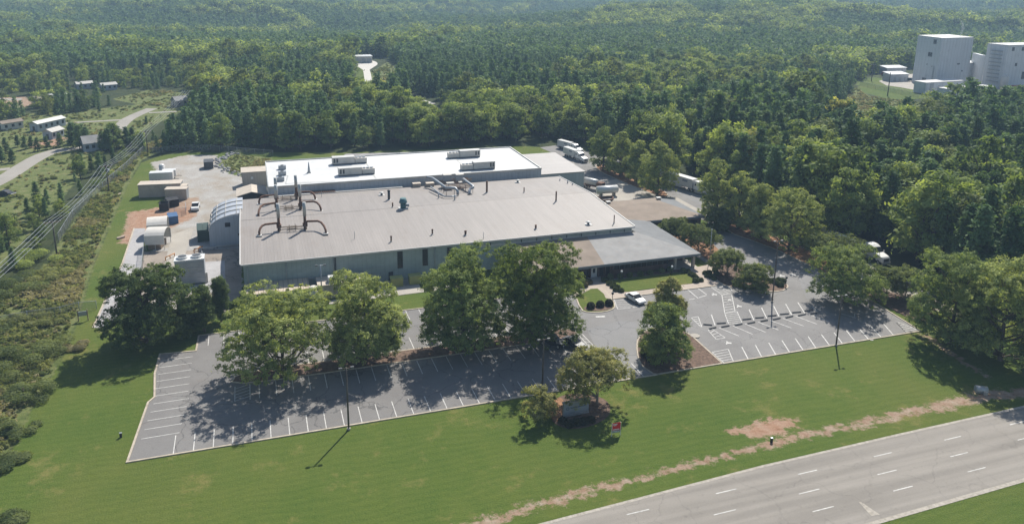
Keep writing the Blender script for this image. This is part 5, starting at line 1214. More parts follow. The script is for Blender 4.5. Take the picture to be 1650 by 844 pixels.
def semi(name, label, cat, p0, p1, trailer=True, logo=True, Lt=15.5, Ht=4.1, z=ZA+.01, s_=1.12, gap=1.0, flat=False, group=None, tractor=True):
    """p0 rear, p1 front of the whole rig"""
    a = G(*p0); c_ = G(*p1); rz = math.atan2(c_[1]-a[1], c_[0]-a[0]); t_ = thing(name, label, cat, (c_[0], c_[1], z), rz, group); t_.scale = (s_,)*3
    if tractor:
        b = MB(); b.extr([(-6.4, 1.15), (-6.4, 3.35), (-6.0, 3.95), (-4.4, 3.9), (-3.4, 3.55), (-2.5, 2.5), (-.35, 2.05), (0, 1.7), (0, .75), (-2.0, .7), (-2.4, 1.15)], -1.2, 1.2, 'y'); b.build('cab', 'white_paint', t_, .12)
        b = MB(); b.extr([(-3.32, 3.45), (-2.45, 2.5), (-2.43, 2.53), (-3.3, 3.5)], -1.05, 1.05, 'y'); b.v = [(x+.03, y_, z_+.02) for x, y_, z_ in b.v]; b.build('windshield', 'glass_dark', t_)
        for sy in (-1, 1):
            b = MB().box(-3.9, sy*1.21-.02, 2.25, -3.0, sy*1.21+.02, 3.0); b.build('side_window', 'glass_dark', t_); B(-5.9, sy*1.21-.02, 2.5, -5.3, sy*1.21+.02, 3.1).build('sleeper_window', 'glass_dark', t_)
            B(-2.6, sy*1.42-.12, 2.1, -2.4, sy*1.42+.12, 2.8).build('mirror', 'white_paint', t_); B(-.05, sy*.9-.22, 1.0, .04, sy*.9+.22, 1.3).build('headlight', 'lamp', t_)
            B(-5.6, sy*1.05-.25, .4, -3.2, sy*1.05+.25, 1.0).build('fuel_tank', 'galv', t_)
            for X in (-1.3, -7.0, -8.3): wheel(t_, X, sy*1.02, .52, .4)
        B(-.03, -.75, .95, .05, .75, 1.75).build('grille', 'steel_dark', t_); B(-.1, -1.2, .35, .12, 1.2, .75).build('bumper', 'galv', t_); B(-9.2, -.5, .8, -2.4, .5, 1.1).build('chassis', 'steel_dark', t_)
    if trailer:
        x1 = -6.4-gap+.6 if tractor else 0; x0 = x1-Lt
        B(x0, -1.3, 1.25, x1, 1.3, Ht).build('trailer_body', 'white_trailer', t_, .05) if not flat else B(x0, -1.3, 1.2, x1, 1.3, 1.5).build('trailer_bed', 'white_trailer', t_, .03)
        if not flat:
            B(x0+.15, -1.2, Ht, x1-.15, 1.2, Ht+.04).build('trailer_roof', 'white_paint', t_)
            B(x0+4, -1.25, .55, x1-4.5, -1.2, 1.25).build('side_skirt', 'white_trailer', t_); B(x0+4, 1.2, .55, x1-4.5, 1.25, 1.25).build('side_skirt', 'white_trailer', t_)
            if logo:
                # dark slanted word mark, too small to read in the photograph: a row of strokes and a thin line below
                for sy in (-1, 1):
                    b = MB()
                    for k in range(6): b.quad([(x1-4.2+k*.36, sy*1.315, 3.0), (x1-4.2+k*.36+.24, sy*1.315, 3.0), (x1-4.2+k*.36+.34, sy*1.315, 3.5), (x1-4.2+k*.36+.08, sy*1.315, 3.5)])
                    b.quad([(x1-4.3, sy*1.315, 2.85), (x1-2.1, sy*1.315, 2.85), (x1-2.1, sy*1.315, 2.92), (x1-4.3, sy*1.315, 2.92)]); props(b.build('logo', 'sign_blue', t_))
        else: 
            MB().tube([(x0+.5, -.9, 2.4), (x1-.5, -.9, 2.4)], .85, 12).build('silver_load', 'white_paint', t_)
        for X in (x0+1.6, x0+2.9):
            for sy in (-1, 1): wheel(t_, X, sy*1.02, .52, .45)
        if not tractor: B(x1-3.2, -1, 0, x1-3.0, 1, 1.25).build('landing_gear', 'steel_dark', t_)
    return t_
semi('semi_truck', 'white tractor trailer rig parked below the woods behind the crape myrtles', 'semi truck', (1335, 385), (1427, 428), flat=True, Lt=14.5)
semi('semi_truck', 'white box trailer rig with cab on the lane right of the truck court', 'semi truck', (1082, 298), (1146, 318))
semi('semi_truck', 'white box trailer rig at the rear lane, nearer of two', 'semi truck', (915, 252), (944, 263), z=0, Lt=9, s_=.95)
semi('semi_truck', 'white box trailer rig at the rear lane, farther one against the trees', 'semi truck', (908, 240), (937, 248), z=0, Lt=9, s_=.9)
# tanker truck and horizontal tank
x, y = G(953, 304); t_ = thing('tanker_truck', 'small silver tanker truck with red chassis at the annex corner', 'tanker truck', (x, y, ZA), R(-60)); t_.scale = (1.05,)*3
MB().tube([(-3.0, 0, 2.4), (-2.7, 0, 2.4), (2.2, 0, 2.4), (2.5, 0, 2.4)], [.5, 1.15, 1.15, .5], 16).build('tank', 'galv', t_); B(-3.6, -.5, .9, 4.6, .5, 1.2).build('chassis', 'rust', t_)
B(2.8, -1.1, .9, 4.8, 1.1, 2.9).build('cab', 'rust', t_, .12); B(4.2, -1.0, 2.0, 4.83, 1.0, 2.7).build('windshield', 'glass_dark', t_)
for X in (-2.6, -1.5, 3.8):
    for sy in (-1, 1): wheel(t_, X, sy*.95, .5, .35)
x, y = G(962, 317); t_ = thing('storage_tank', 'white horizontal cylindrical tank on the truck court apron', 'tank', (x, y, ZA), R(-2))
MB().tube([(-.2, 0, 2.3), (0, 0, 2.3), (7.3, 0, 2.3), (7.6, 0, 2.3)], [.8, 1.35, 1.35, .8], 20).build('shell', 'white_paint', t_)
for X in (1.2, 6.0): B(X, -1.0, 0, X+.4, 1.0, 1.3).build('saddle', 'concrete', t_)
for i, (p0, p1) in enumerate((((965, 324), (985, 323)),)):
    b = MB(); q = GP([(963, 321), (984, 318), (989, 321), (985, 324.5), (968, 325.5)]); ribbon(b, smooth_poly(q, 1), .35, .02, .7, closed=True); tt = b.build('containment_wall', 'rust'); props(tt, 'low brown containment wall in front of the horizontal white tank', 'low wall')
for px, py, lab in ((980, 329, 'small roof cap box at the near corner of the rear wing'), (1061, 322.5, 'white cap box at the far edge of the rear wing roof')):
    x, y = G(px, py, 5.0); t_ = thing('cap_vent_box', lab, 'roof vent', (x, y, 4.9)); B(-.6, -.5, 0, .6, .5, .9).build('casing', 'tan_box', t_, .05); B(-.7, -.6, .9, .7, .6, 1.05).build('lid', 'flashing', t_)

# ------------------------------------------------------------------ yard objects
def box_thing(name, label, cat, p0, p1, depth, h, wall, roof, over=.15, group=None, mono=0, z=.02, extra=None):
    """near bottom edge runs p0 -> p1 in the photo"""
    a = G(*p0); c_ = G(*p1); w_ = math.hypot(c_[0]-a[0], c_[1]-a[1]); rz = math.atan2(c_[1]-a[1], c_[0]-a[0])
    t_ = thing(name, label, cat, (a[0], a[1], z), rz, group); B(0, 0, 0, w_, depth, h).build('wall', wall, t_, .03)
    q = MB(); q.prism([(-over, -over), (w_+over, -over), (w_+over, depth+over), (-over, depth+over)], h, [h+.15, h+.15, h+.15+mono, h+.15+mono]); q.build('roof', roof, t_)
    return t_, w_
def doors(t_, w_, depth, h, mat='steel_grey'):
    for k in (0, 1): B(w_, .1+k*depth/2, .15, w_+.05, depth/2-.05+k*depth/2, h-.15).build('door', mat, t_)
t_, w_ = box_thing('storage_container', 'long tan storage container with cream roof at the lawn edge of the yard', 'container', (224, 319), (292, 316), 4.6, 4.3, 'tan_box', 'tan_roof'); doors(t_, w_, 4.6, 4.3)
t_, w_ = box_thing('storage_container', 'short tan container in front, nearer the camera of two', 'container', (267, 323), (301, 322), 3.2, 3.6, 'tan_box', 'tan_roof'); doors(t_, w_, 3.2, 3.6)
t_, w_ = box_thing('storage_container', 'short tan container directly behind the nearest tan container', 'container', (268, 317), (301, 316), 3.0, 3.4, 'tan_box', 'tan_roof'); doors(t_, w_, 3.0, 3.4)
def box_trailer(label, p0, p1, depth, h):
    a = G(*p0); c_ = G(*p1); w_ = math.hypot(c_[0]-a[0], c_[1]-a[1]); t_ = thing('enclosed_trailer', label, 'trailer', (a[0], a[1], 0), math.atan2(c_[1]-a[1], c_[0]-a[0]))
    B(0, 0, .7, w_, depth, h).build('body', 'white_trailer', t_, .06); B(.1, .1, h, w_-.1, depth-.1, h+.05).build('roof', 'white_paint', t_); MB().tube([(w_, depth/2, .7), (w_+1.8, depth/2, .6)], .1, 6).build('hitch', 'steel_dark', t_)
    for X in (w_*.3, w_*.42): wheel(t_, X, .05, .5, .3); wheel(t_, X, depth-.05, .5, .3)
box_trailer('white enclosed trailer with twin wheels in the upper left yard', (241, 295), (279, 293), 3.4, 3.5)
box_trailer('smaller white enclosed trailer tucked behind the twin wheeled one', (262, 289), (284, 287.5), 2.8, 3.1)
x, y = G(262, 283); t_ = thing('upright_tank', 'white upright cylinder tank behind the enclosed trailers', 'tank', (x, y, 0)); MB().tube([(0, 0, 0), (0, 0, 3.8)], 1.0, 16).build('shell', 'white_trailer', t_); MB().ball((0, 0, 3.8), (1.0, 1.0, .6)).build('dome', 'white_paint', t_)
def skip(name, label, p0, p1, depth, h, mat, group=None, lid=True):
    a = G(*p0); c_ = G(*p1); w_ = math.hypot(c_[0]-a[0], c_[1]-a[1]); t_ = thing(name, label, 'dumpster', (a[0], a[1], .05), math.atan2(c_[1]-a[1], c_[0]-a[0]), group)
    b = MB(); b.box(0, 0, .2, w_, .15, h); b.box(0, depth-.15, .2, w_, depth, h); b.box(0, .15, .2, .15, depth-.15, h); b.box(w_-.15, .15, .2, w_, depth-.15, h); b.box(.15, .15, .2, w_-.15, depth-.15, .35); b.build('bin', mat, t_)
    for k in range(max(2, int(w_/1.2))): B(.2+k*1.2, -.1, .3, .32+k*1.2, 0, h-.1).build('rib', mat, t_)
    if lid:
        b = MB(); b.extr([(-.05, h), (depth*.5, h+.3), (depth+.05, h+.25), (depth+.05, h+.32), (depth*.5, h+.38), (-.05, h+.08)], -.05, w_*.5-.02, 'x'); b.build('lid', mat, t_); b = MB(); b.extr([(-.05, h), (depth*.5, h+.3), (depth+.05, h+.25), (depth+.05, h+.32), (depth*.5, h+.38), (-.05, h+.08)], w_*.5+.02, w_+.05, 'x'); b.build('lid', mat, t_)
    B(-.1, .3, 0, w_+.1, .5, .2).build('skid', 'steel_dark', t_); B(-.1, depth-.5, 0, w_+.1, depth-.3, .2).build('skid', 'steel_dark', t_)
skip('dumpster', 'black dumpster with open top left of the white pickup, front one', (257, 341), (272, 340), 3.0, 2.4, 'black', lid=False)
skip('dumpster', 'black dumpster right behind the front black one', (271, 335), (289, 332), 3.0, 2.2, 'black')
skip('dumpster', 'blue grey dumpster standing alone in the upper yard gravel', (329, 273), (344, 272), 4.5, 2.6, 'steel_dark')
skip('dumpster', 'dark green dumpster left of the arched metal building', (319, 391), (338, 389), 6.0, 3.4, 'dark_green')
skip('dumpster', 'dark bin beside the open fronted gable shed', (376, 340), (386, 339), 3.2, 2.4, 'steel_dark')
t_, w_ = box_thing('container', 'bright blue container behind the white canopy shelters', 'container', (272, 362), (288, 360), 4.5, 2.2, 'blue_paint', 'blue_paint', .02)
def shelter(label, p0, p1, depth, h0, h1, skirt):
    a = G(*p0); c_ = G(*p1); w_ = math.hypot(c_[0]-a[0], c_[1]-a[1]); t_ = thing('canopy_shelter', label, 'canopy', (a[0], a[1], 0), math.atan2(c_[1]-a[1], c_[0]-a[0]), 'white canopy shelters')
    pr = [(0, h0)]+[(depth*(k/8), h0+(h1-h0)*math.sin(math.pi*(k/8))**.8) for k in range(1, 8)]+[(depth, h0)]
    b = MB(); b.extr([(0, skirt)]+pr+[(depth, skirt), (depth-.12, skirt)]+[(max(.12, min(depth-.12, q[0])), q[1]-.12) for q in pr[::-1]]+[(.12, skirt)], 0, w_, 'x'); b.build('cover', 'canvas', t_)
    for X in (.1, w_/2, w_-.25):
        for Y in (.15, depth-.3): B(X, Y, 0, X+.12, Y+.12, h0).build('post', 'galv', t_)
    b = MB().box(.6, .6, 0, w_-1.2, depth-.6, 1.5); b.build('stored_stack', 'wood', t_)
shelter('front white canopy shelter over stacked goods beside concrete strip', (234, 404), (266, 403), 6.5, 4.2, 5.4, 1.6)
shelter('rear white canopy shelter behind the front one', (238, 385), (271, 382), 6.5, 3.9, 5.2, 1.0)
# chiller
a = G(284.5, 462); t_ = thing('cooling_tower', 'grey louvered cooling unit with two fans by the yard evergreens', 'cooling unit', (a[0], a[1], .05), 0)
B(0, 0, .4, 6.6, 3.4, 6.2).build('casing', 'wall_grey', t_, .05)
for k in range(4): B(.15, -.07, .7+k*1.35, 6.45, -.005, 1.85+k*1.35).build('louver_panel', 'steel_grey', t_)
B(-.1, -.1, 6.2, 6.7, 3.5, 6.5).build('top_deck', 'white_paint', t_)
for X in (1.7, 4.9):
    f = MB().tube([(X, 1.7, 6.5), (X, 1.7, 6.95)], 1.25, 18).build('fan_ring', 'white_paint', t_); MB().tube([(X, 1.7, 6.96), (X, 1.7, 7.0)], 1.0, 16).build('fan', 'steel_dark', f)
for X in (.2, 6.2): B(X, .2, 0, X+.3, 3.2, .4).build('leg', 'steel_dark', t_)
B(6.6, .6, 0, 7.1, 1.0, 2.6).build('pipe', 'galv', t_)
# yard pipes and rails
for i, (pts, r, mt, z0, lab) in enumerate((([(300, 431), (325, 420), (322, 422)], .12, 'galv', .9, 'short galvanised pipe rail behind the cooling unit'), ([(313, 404), (345, 402), (350, 400), (388, 397)], .16, 'offwhite', .6, 'pale pipe run in front of the arched building'), ([(325, 405), (328, 425), (329, 455)], .12, 'steel_grey', .5, 'grey pipe running toward the evergreens'))):
    b = MB(); b.tube([(*G(a_, c_), z0) for a_, c_ in pts], r, 6); t_ = thing('yard_pipe', lab, 'pipe', (0, 0, 0)); b.build('pipe', mt, t_)
    for k, (a_, c_) in enumerate(pts): xx, yy = G(a_, c_); B(xx-.08, yy-.08, 0, xx+.08, yy+.08, z0+.02).build('support', 'steel_dark', t_)
for px, py, lab in ((267, 420, 'yellow post and rail in the left yard nearer the canopy'), (313, 408, 'yellow barrier rail beside the concrete strip')):
    x, y = G(px, py); t_ = thing('guard_rail', lab, 'guard rail', (x, y, .03), .9); MB().tube([(0, 0, .9), (3.2, 0, .9)], .12, 6).build('rail', 'orange', t_)
    for X in (0, 1.6, 3.2): MB().tube([(X, 0, 0), (X, 0, 1.0)], .12, 6).build('post', 'orange', t_)
for px, py, lab in ((190, 386, 'small wooden block pair at the end of the grey strip'), (186, 316, 'pale plank lying on the lawn by the fence')):
    x, y = G(px, py); t_ = thing('timber', lab, 'timber', (x, y, 0), .6); B(0, 0, 0, 2.0, .6, .35).build('block', 'wood', t_); B(.3, .9, 0, 2.4, 1.3, .3).build('block', 'tan_roof', t_)
# riprap
for (p0, n_, lab) in (((352, 258), 26, ''),):
    path = GP([(378, 248), (366, 252), (355, 257), (352, 263), (357, 270), (370, 276), (390, 281), (410, 284)])
    b = MB()
    for i in range(len(path)-1):
        for k in range(14):
            f = rng.random(); xx = path[i][0]+(path[i+1][0]-path[i][0])*f+rng.normal()*1.0; yy = path[i][1]+(path[i+1][1]-path[i][1])*f+rng.normal()*1.4; r = rng.uniform(.35, .8)
            b.ball((xx, yy, r*.3), (r, r*rng.uniform(.6, 1), r*.7), 6, 4)
    b.sm = [False]*len(b.sm); props(b.build('riprap', 'stone'), kind='stuff')

# ------------------------------------------------------------------ fences
def fence(label, pts, h=2.4, step=4.0, name='chain_link_fence', dark=False):
    t_ = thing(name, label, 'fence', (pts[0][0], pts[0][1], 0)); ox, oy = pts[0]; P = []
    for i in range(len(pts)-1):
        a, c_ = pts[i], pts[i+1]; n_ = max(1, int(math.hypot(c_[0]-a[0], c_[1]-a[1])/step))
        P += [(a[0]+(c_[0]-a[0])*k/n_-ox, a[1]+(c_[1]-a[1])*k/n_-oy) for k in range(n_)]
    P.append((pts[-1][0]-ox, pts[-1][1]-oy))
    pm = MB().tube([(0, 0, 0), (0, 0, h+.1)], .06, 5).build('post', 'steel_grey', t_); pm.location = (P[0][0], P[0][1], 0)
    for q in P[1:100]:
        c_ = pm.copy(); COL.objects.link(c_); c_.parent = t_; c_.location = (q[0], q[1], 0)
    b = MB()
    for i in range(len(P)-1): b.quad([(*P[i], .05), (*P[i+1], .05), (*P[i+1], h), (*P[i], h)])
    b.build('mesh_panel', 'chain_link', t_)
    b = MB(); b.tube([(*q, h) for q in P], .05, 5); b.build('top_rail', 'steel_grey', t_); return t_
fence('long chain link fence running up the left side beneath the power lines', [G(*q) for q in ((95, 390), (122, 345), (160, 310), (205, 272), (231, 246))], 2.6)
fence('chain link fence along the woods behind the yard', [G(*q) for q in ((231, 246), (262, 247), (290, 243), (340, 243), (440, 252))], 2.4)
fence('chain link fence crossing the lower left lawn to the grey strip', [G(*q) for q in ((-20, 528), (0, 524), (45, 515), (98, 508), (128, 500), (156, 498))], 2.0)
fence('chain link fence along the grey strip beside the canopy shelters', [G(*q) for q in ((226, 460), (230, 432), (233, 405), (234, 396))], 2.6)
fence('short chain link run near the blue container', [G(*q) for q in ((272, 352), (282, 348), (300, 346), (300, 338))], 2.4)
fence('fence on the grass below the white towers', [G(*q) for q in ((1385, 138), (1410, 144), (1440, 150), (1480, 158))], 3, 6)
# ------------------------------------------------------------------ power line
poles = []
def upole(x, y, h, label, arm=True, drum=False, rz=0.3, group='power poles at the left', s_=1):
    t_ = thing('utility_pole', label, 'utility pole', (x, y, 0), rz, group)
    MB().tube([(0, 0, 0), (0, 0, h)], [.22*s_, .14*s_], 8).build('pole', 'wood_pole', t_)
    if arm:
        B(-1.9, -.1, h-.5, 1.9, .1, h-.28).build('crossarm', 'wood', t_)
        for X in (-1.8, -.6, .6, 1.8): MB().tube([(X, 0, h-.28), (X, 0, h+.05)], .08, 6).build('insulator', 'lamp', t_)
    if drum: MB().tube([(.5, 0, h-2.6), (.5, 0, h-1.3)], .38, 12).build('transformer', 'steel_grey', t_)
    return t_
pp = [((-64, 120), 11, 'near utility pole of the left power line, outside the scrub'), ((*G(91.8, 412),), 9.6, 'utility pole on the scrub bank, left of the grey strip'), ((*G(176, 312),), 9.8, 'utility pole with transformer beside the fence, left of the containers'), ((*G(238.6, 249),), 9.8, 'utility pole at the rear corner of the fence')]
for i, ((x, y), h, lab) in enumerate(pp):
    if i == 0: continue
    upole(x, y, h, lab, True, i == 2, 0.25)
pw = [pp[0], pp[1], pp[2], pp[3], ((-30, 420), 14, '')]
for k, off in enumerate((-1.8, -.6, .6, 1.8)):
    t_ = thing('power_line', f'{ordn[k]} sagging overhead wire from the left of the power line', 'wire', (0, 0, 0), 0, 'overhead wires at the left'); 
    pl = []
    for i in range(len(pw)-1):
        (x0, y0), h0, _ = pw[i]; (x1, y1), h1, _ = pw[i+1]
        for q in range(13):
            f = q/12
            if q == 0 and i: continue
            pl.append((x0+(x1-x0)*f+off*math.cos(.25), y0+(y1-y0)*f+off*math.sin(.25), h0+(h1-h0)*f-1.6*4*f*(1-f)*(1 if i < 3 else .4)))
    MB().tube(pl, .04, 5).build('wire', 'steel_grey', t_)
upole(*G(1430, 155), 15, 'tall dark pole on the rough grass left of the white tower', False, False, 0, 'poles by the white towers', 1.6)
upole(*G(1404, 131), 12, 'pole with crossarm at the wood edge left of the white towers', True, False, 0, 'poles by the white towers', 1.4)
# ------------------------------------------------------------------ lamp posts
def lamp(px, py, ty, label, heads=2, mat='wood_pole', r=.13):
    x, y = G(px, py); h = hgt(px, py, ty); t_ = thing('lamp_post', label, 'lamp post', (x, y, .02), 0, 'lamp posts of the car park')
    MB().tube([(0, 0, 0), (0, 0, h)], [r*1.3, r], 10).build('pole', mat, t_); MB().tube([(0, 0, 0), (0, 0, .35)], .3, 12).build('footing', 'concrete', t_)
    MB().tube([(-.8, 0, h-.15), (.8, 0, h-.15)], .07, 6).build('arm', mat, t_)
    for X in ((-.95, .95) if heads == 2 else (1.3,)): 
        hd = B(X-.3, -.22, h-.2, X+.3, .22, h+.05).build('lamp_head', 'steel_dark', t_, .05); B(X-.22, -.15, h-.24, X+.22, .15, h-.2).build('lens', 'lamp', hd)
lamp(562, 692, 592, 'dark lamp post at the front kerb of the left car park')
lamp(874, 622, 546, 'lamp post at the front kerb near the monument sign tree')
lamp(1347, 557, 476, 'lamp post at the front kerb of the right car park')
lamp(1244, 487, 388, 'dark lamp post in the middle of the right car park by the bed')
lamp(519, 484, 427, 'grey lamp post in front of the hall beside the flat roofed shed', mat='steel_grey')
x, y = G(1143, 422); t_ = thing('flagpole', 'slim pale flagpole beside the office porch corner', 'flagpole', (x, y, .1)); MB().tube([(0, 0, 0), (0, 0, 9.0)], [.13, .07], 8).build('pole', 'galv', t_); MB().ball((0, 0, 9.05), .16, 8, 6).build('finial', 'lamp', t_)
for px, py, lab in ((1001, 451, 'short lamp post on the mulch by the office wall'), (1082, 443, 'short globe lamp post near the porch'), (986.5, 487, 'short sign post at the tip of the lawn island'), (1266, 461, 'round sign on post at the kerb point of the bed')):
    x, y = G(px, py); t_ = thing('short_post', lab, 'post', (x, y, .15)); MB().tube([(0, 0, 0), (0, 0, 1.9)], .07, 6).build('pole', 'steel_dark', t_); MB().ball((0, 0, 2.1), .32, 10, 7).build('head', 'steel_dark' if 'sign' in lab else 'lamp', t_)
# wheel stops
ws = [(195, 525, 248, 530), (275, 520, 328, 517), (428, 497, 478, 492), (503, 487, 552, 484), (577, 476, 627, 472), (650, 466, 700, 462), (722, 456, 772, 452), (795, 446, 845, 440), (230, 552, 270, 543), (303, 541, 348, 533), (383, 531, 425, 522), (458, 520, 500, 512), (535, 507, 575, 500), (608, 497, 650, 488), (683, 486, 725, 476), (757, 474, 800, 465), (830, 464, 872, 455)]
for i, q in enumerate(ws):
    a = G(*z2(q[0], q[1])); c_ = G(*z2(q[2], q[3])); w_ = math.hypot(c_[0]-a[0], c_[1]-a[1]); row = 'upper' if i < 8 else 'lower'; j = i if i < 8 else i-8
    b = MB(); b.extr([(-.16, 0), (-.11, .22), (.11, .22), (.16, 0)][::-1], 0, w_, 'x'); o = b.build('wheel_stop', 'wheel_stop'); o.location = (a[0], a[1], ZA+.03); o.rotation_euler = (0, 0, math.atan2(c_[1]-a[1], c_[0]-a[0]))
    props(o, f'dark wheel stop, {ordn[j]} from the left in the {row} row of the right car park', 'wheel stop', 'wheel stops of the right car park')
# ------------------------------------------------------------------ signs and small things
a = G(908, 673); t_ = thing('monument_sign', 'grey stone monument sign with small dark logo under the yellow green tree', 'sign', (a[0], a[1], .05), .04)
B(0, 0, .5, 4.8, .55, 2.5).build('panel', 'sign_panel', t_, .03); B(-.1, -.08, 2.5, 4.9, .63, 2.72).build('cap', 'concrete', t_); B(-.05, -.04, 0, 4.85, .6, .5).build('base', 'stone', t_)
lg = MB(); 
for k in range(16):
    a0, a1 = k*math.pi/8, (k+1)*math.pi/8; cx0, cz0 = .75, 1.55
    lg.quad([(cx0+.30*math.cos(a0), -.012, cz0+.30*math.sin(a0)), (cx0+.19*math.cos(a0), -.012, cz0+.19*math.sin(a0)), (cx0+.19*math.cos(a1), -.012, cz0+.19*math.sin(a1)), (cx0+.30*math.cos(a1), -.012, cz0+.30*math.sin(a1))])
lg.build('logo', 'sign_blue', t_)
b = MB(); xx = 1.3
for wd in (.10, .24, .2, .22, .1, .26, .2, .24, .2, .12, .22, .2, .1): b.box(xx, -.02, 1.5, xx+wd*.8, -.004, 1.72+(.08 if wd < .15 else 0)); xx += wd+.04
b.build('lettering', 'sign_blue', t_)
a = G(986, 703); t_ = thing('real_estate_sign', 'red sign with white lettering on two white posts on the lawn', 'sign', (a[0], a[1], 0), -.03); t_.scale = (.72,)*3
B(0, 0, 1.5, 2.05, .12, 3.4).build('red_panel', 'red_sign', t_); B(0, 0, .9, 2.05, .12, 1.48).build('grey_panel', 'steel_grey', t_)
for X in (-.12, 2.05): B(X, 0, 0, X+.12, .12, 3.45).build('post', 'white_paint', t_)
b = MB(); xx = .22
for wd in (.28, .16, .26, .2): b.box(xx, -.02, 2.9, xx+wd*.8, -.004, 3.2); xx += wd+.03
b.box(.3, -.02, 2.7, 1.0, -.004, 2.8); b.build('heading', 'sign_text', t_)
b = MB(); xx = .22
for wd in (.16, .2, .14, .28, .2, .16, .24): b.box(xx, -.02, 1.6, xx+wd*.85, -.004, 1.85); xx += wd+.03
b.build('lettering', 'sign_text', t_)
b = MB(); b.box(.2, -.02, 1.25, 1.2, -.004, 1.34); b.box(.7, -.02, 1.05, 1.7, -.004, 1.13); b.build('contact_line', 'sign_text', t_)
a = G(126, 518); t_ = thing('sign_back', 'grey sign seen from behind on two wooden posts by the left fence', 'sign', (a[0], a[1], 0), .05)
B(.1, -.05, 1.2, 1.9, .1, 2.2).build('panel', 'steel_grey', t_); B(0, -.12, 0, .18, .06, 2.6).build('post', 'wood', t_); B(1.85, -.12, 0, 2.03, .06, 2.6).build('post', 'wood', t_)
for px, py, lab in ((195, 704, 'small black pedestal box alone on the left lawn'), (1243, 712, 'short black post on the bare clay by the ditch')):
    x, y = G(px, py); t_ = thing('pedestal', lab, 'pedestal', (x, y, 0)); t_.scale = (.8,)*3; B(-.22, -.18, 0, .22, .18, .95).build('box', 'black', t_, .03); B(-.25, -.2, .95, .25, .2, 1.05).build('lid', 'steel_grey', t_)
x, y = G(1590, 632); t_ = thing('culvert_pipe', 'pale culvert pipe end in the ditch at the right', 'pipe', (x, y, .4), 2.6); b = MB(); b.tube([(0, 0, 0), (2, 0, 0)], .75, 16); b.build('pipe', 'galv', t_); MB().tube([(-.03, 0, 0), (.03, 0, 0)], .6, 14).build('opening_shade_disc', 'black', t_); B(.3, -1.3, -.5, .9, 1.3, .2).build('headwall', 'concrete', t_)  # black disc on the capped end paints the shade inside the pipe
x, y = G(1133, 594.5) if False else G(1120, 541.5); o = MB().tube([(x, y, .14), (x, y, .19)], 1.0, 20).build('manhole_lid', 'concrete'); props(o, 'round concrete cover on the mulch island at the right car park corner', 'manhole cover')

# ------------------------------------------------------------------ distant buildings
def house(label, pc, w_, d_, h, rz, wall, roof, rh=1.6, name='house', wins=5, z=None, cat='house'):
    w_ *= .62; d_ *= .66; h *= .85; x, y = G(*pc); t_ = thing(name, label, cat, (x, y, float(hz(x, y)) if z is None else z), rz)
    B(-w_/2, -d_/2, 0, w_/2, d_/2, h).build('wall', wall, t_)
    b = MB(); b.extr([(-d_/2-.4, h-.05), (0, h+rh), (d_/2+.4, h-.05), (d_/2+.4, h+.12), (0, h+rh+.2), (-d_/2-.4, h+.12)][::-1], -w_/2-.4, w_/2+.4, 'x'); b.extr([(-d_/2, h), (0, h+rh), (d_/2, h)], -w_/2+.05, w_/2-.05, 'x', m=0); b.build('roof', roof, t_)
    for k in range(wins):
        X = -w_/2+w_*(k+.5)/wins; B(X-.6, -d_/2-.06, h*.4, X+.6, -d_/2-.01, h*.8).build('window', 'glass_dark', t_)
    B(-w_/2-.06, -.6, .1, -w_/2-.01, .6, 2.4).build('door', 'steel_dark', t_)
house('long pale blue mobile home with ribbed light roof by the dirt track', (78, 207), 26, 7, 4.2, 1.0, 'wall_bluewhite', 'galv', 1.0, 'mobile_home')
house('small white mobile home directly below the long pale blue one', (87, 222), 12, 7, 3.8, 1.1, 'wall_bluewhite', 'offwhite', 1.2, 'mobile_home', 3)
house('pale blue house with grey shingle roof beside the country road', (154, 241), 15, 10, 4.0, .35, 'wall_bluewhite', 'roof_shingle_grey', 2.6, 'house', 4)
house('pale mobile home with brownish roof at the far left of the field', (18, 208), 15, 6, 3.8, .75, 'offwhite', 'roof_shingle_brown', 1.0, 'mobile_home', 3)
house('white mobile home among trees, left one of the distant pair', (136, 143), 15, 7, 3.8, .5, 'wall_bluewhite', 'offwhite', 1.2, 'mobile_home', 3)
house('white mobile home among trees, right one of the distant pair', (175, 145), 14, 7, 3.8, .5, 'wall_bluewhite', 'offwhite', 1.2, 'mobile_home', 3)
house('narrow white roofed home showing between trees at the left', (88, 163), 20, 6, 3.6, .6, 'offwhite', 'white_paint', 1.0, 'mobile_home', 3)
house('small cream house near the red clay clearing', (66, 170), 9, 7, 4, .3, 'offwhite', 'tan_roof', 1.5, 'house', 2)
house('grey roofed long house at the wood edge above the rear yard', (300, 170), 22, 9, 4.0, .5, 'wall_tan', 'roof_shingle_grey', 2.0, 'house', 4)
# lone building in the centre clearing
x, y = G(583, 102); t_ = thing('metal_building', 'small white flat roofed building at the end of the gravel drive in the forest', 'building', (x, y, float(hz(x, y))+.05), .0)
B(-8.5, 0, 0, 8.5, 12, 5).build('wall', 'offwhite', t_); B(-8.8, -.3, 5, 8.8, 12.3, 5.4).build('roof', 'white_paint', t_)
for X in (-5.5, 0, 4.5): B(X, -.1, .1, X+3, 0, 3.6).build('bay_door', 'steel_grey', t_)
# white plant towers at the right
def tower(name, label, A_, B_, depth, h, name_parts=True, turn=0, cat='industrial tower'):
    a = G(*A_); c_ = G(*B_); w_ = math.hypot(c_[0]-a[0], c_[1]-a[1]); rz = math.atan2(c_[1]-a[1], c_[0]-a[0])+turn
    t_ = thing(name, label, cat, (a[0], a[1], .05), rz); B(0, 0, 0, w_, depth, h).build('wall', 'wall_tower', t_); B(-.2, -.2, h, w_+.2, depth+.2, h+.5).build('roof', 'white_trailer', t_); return t_, w_
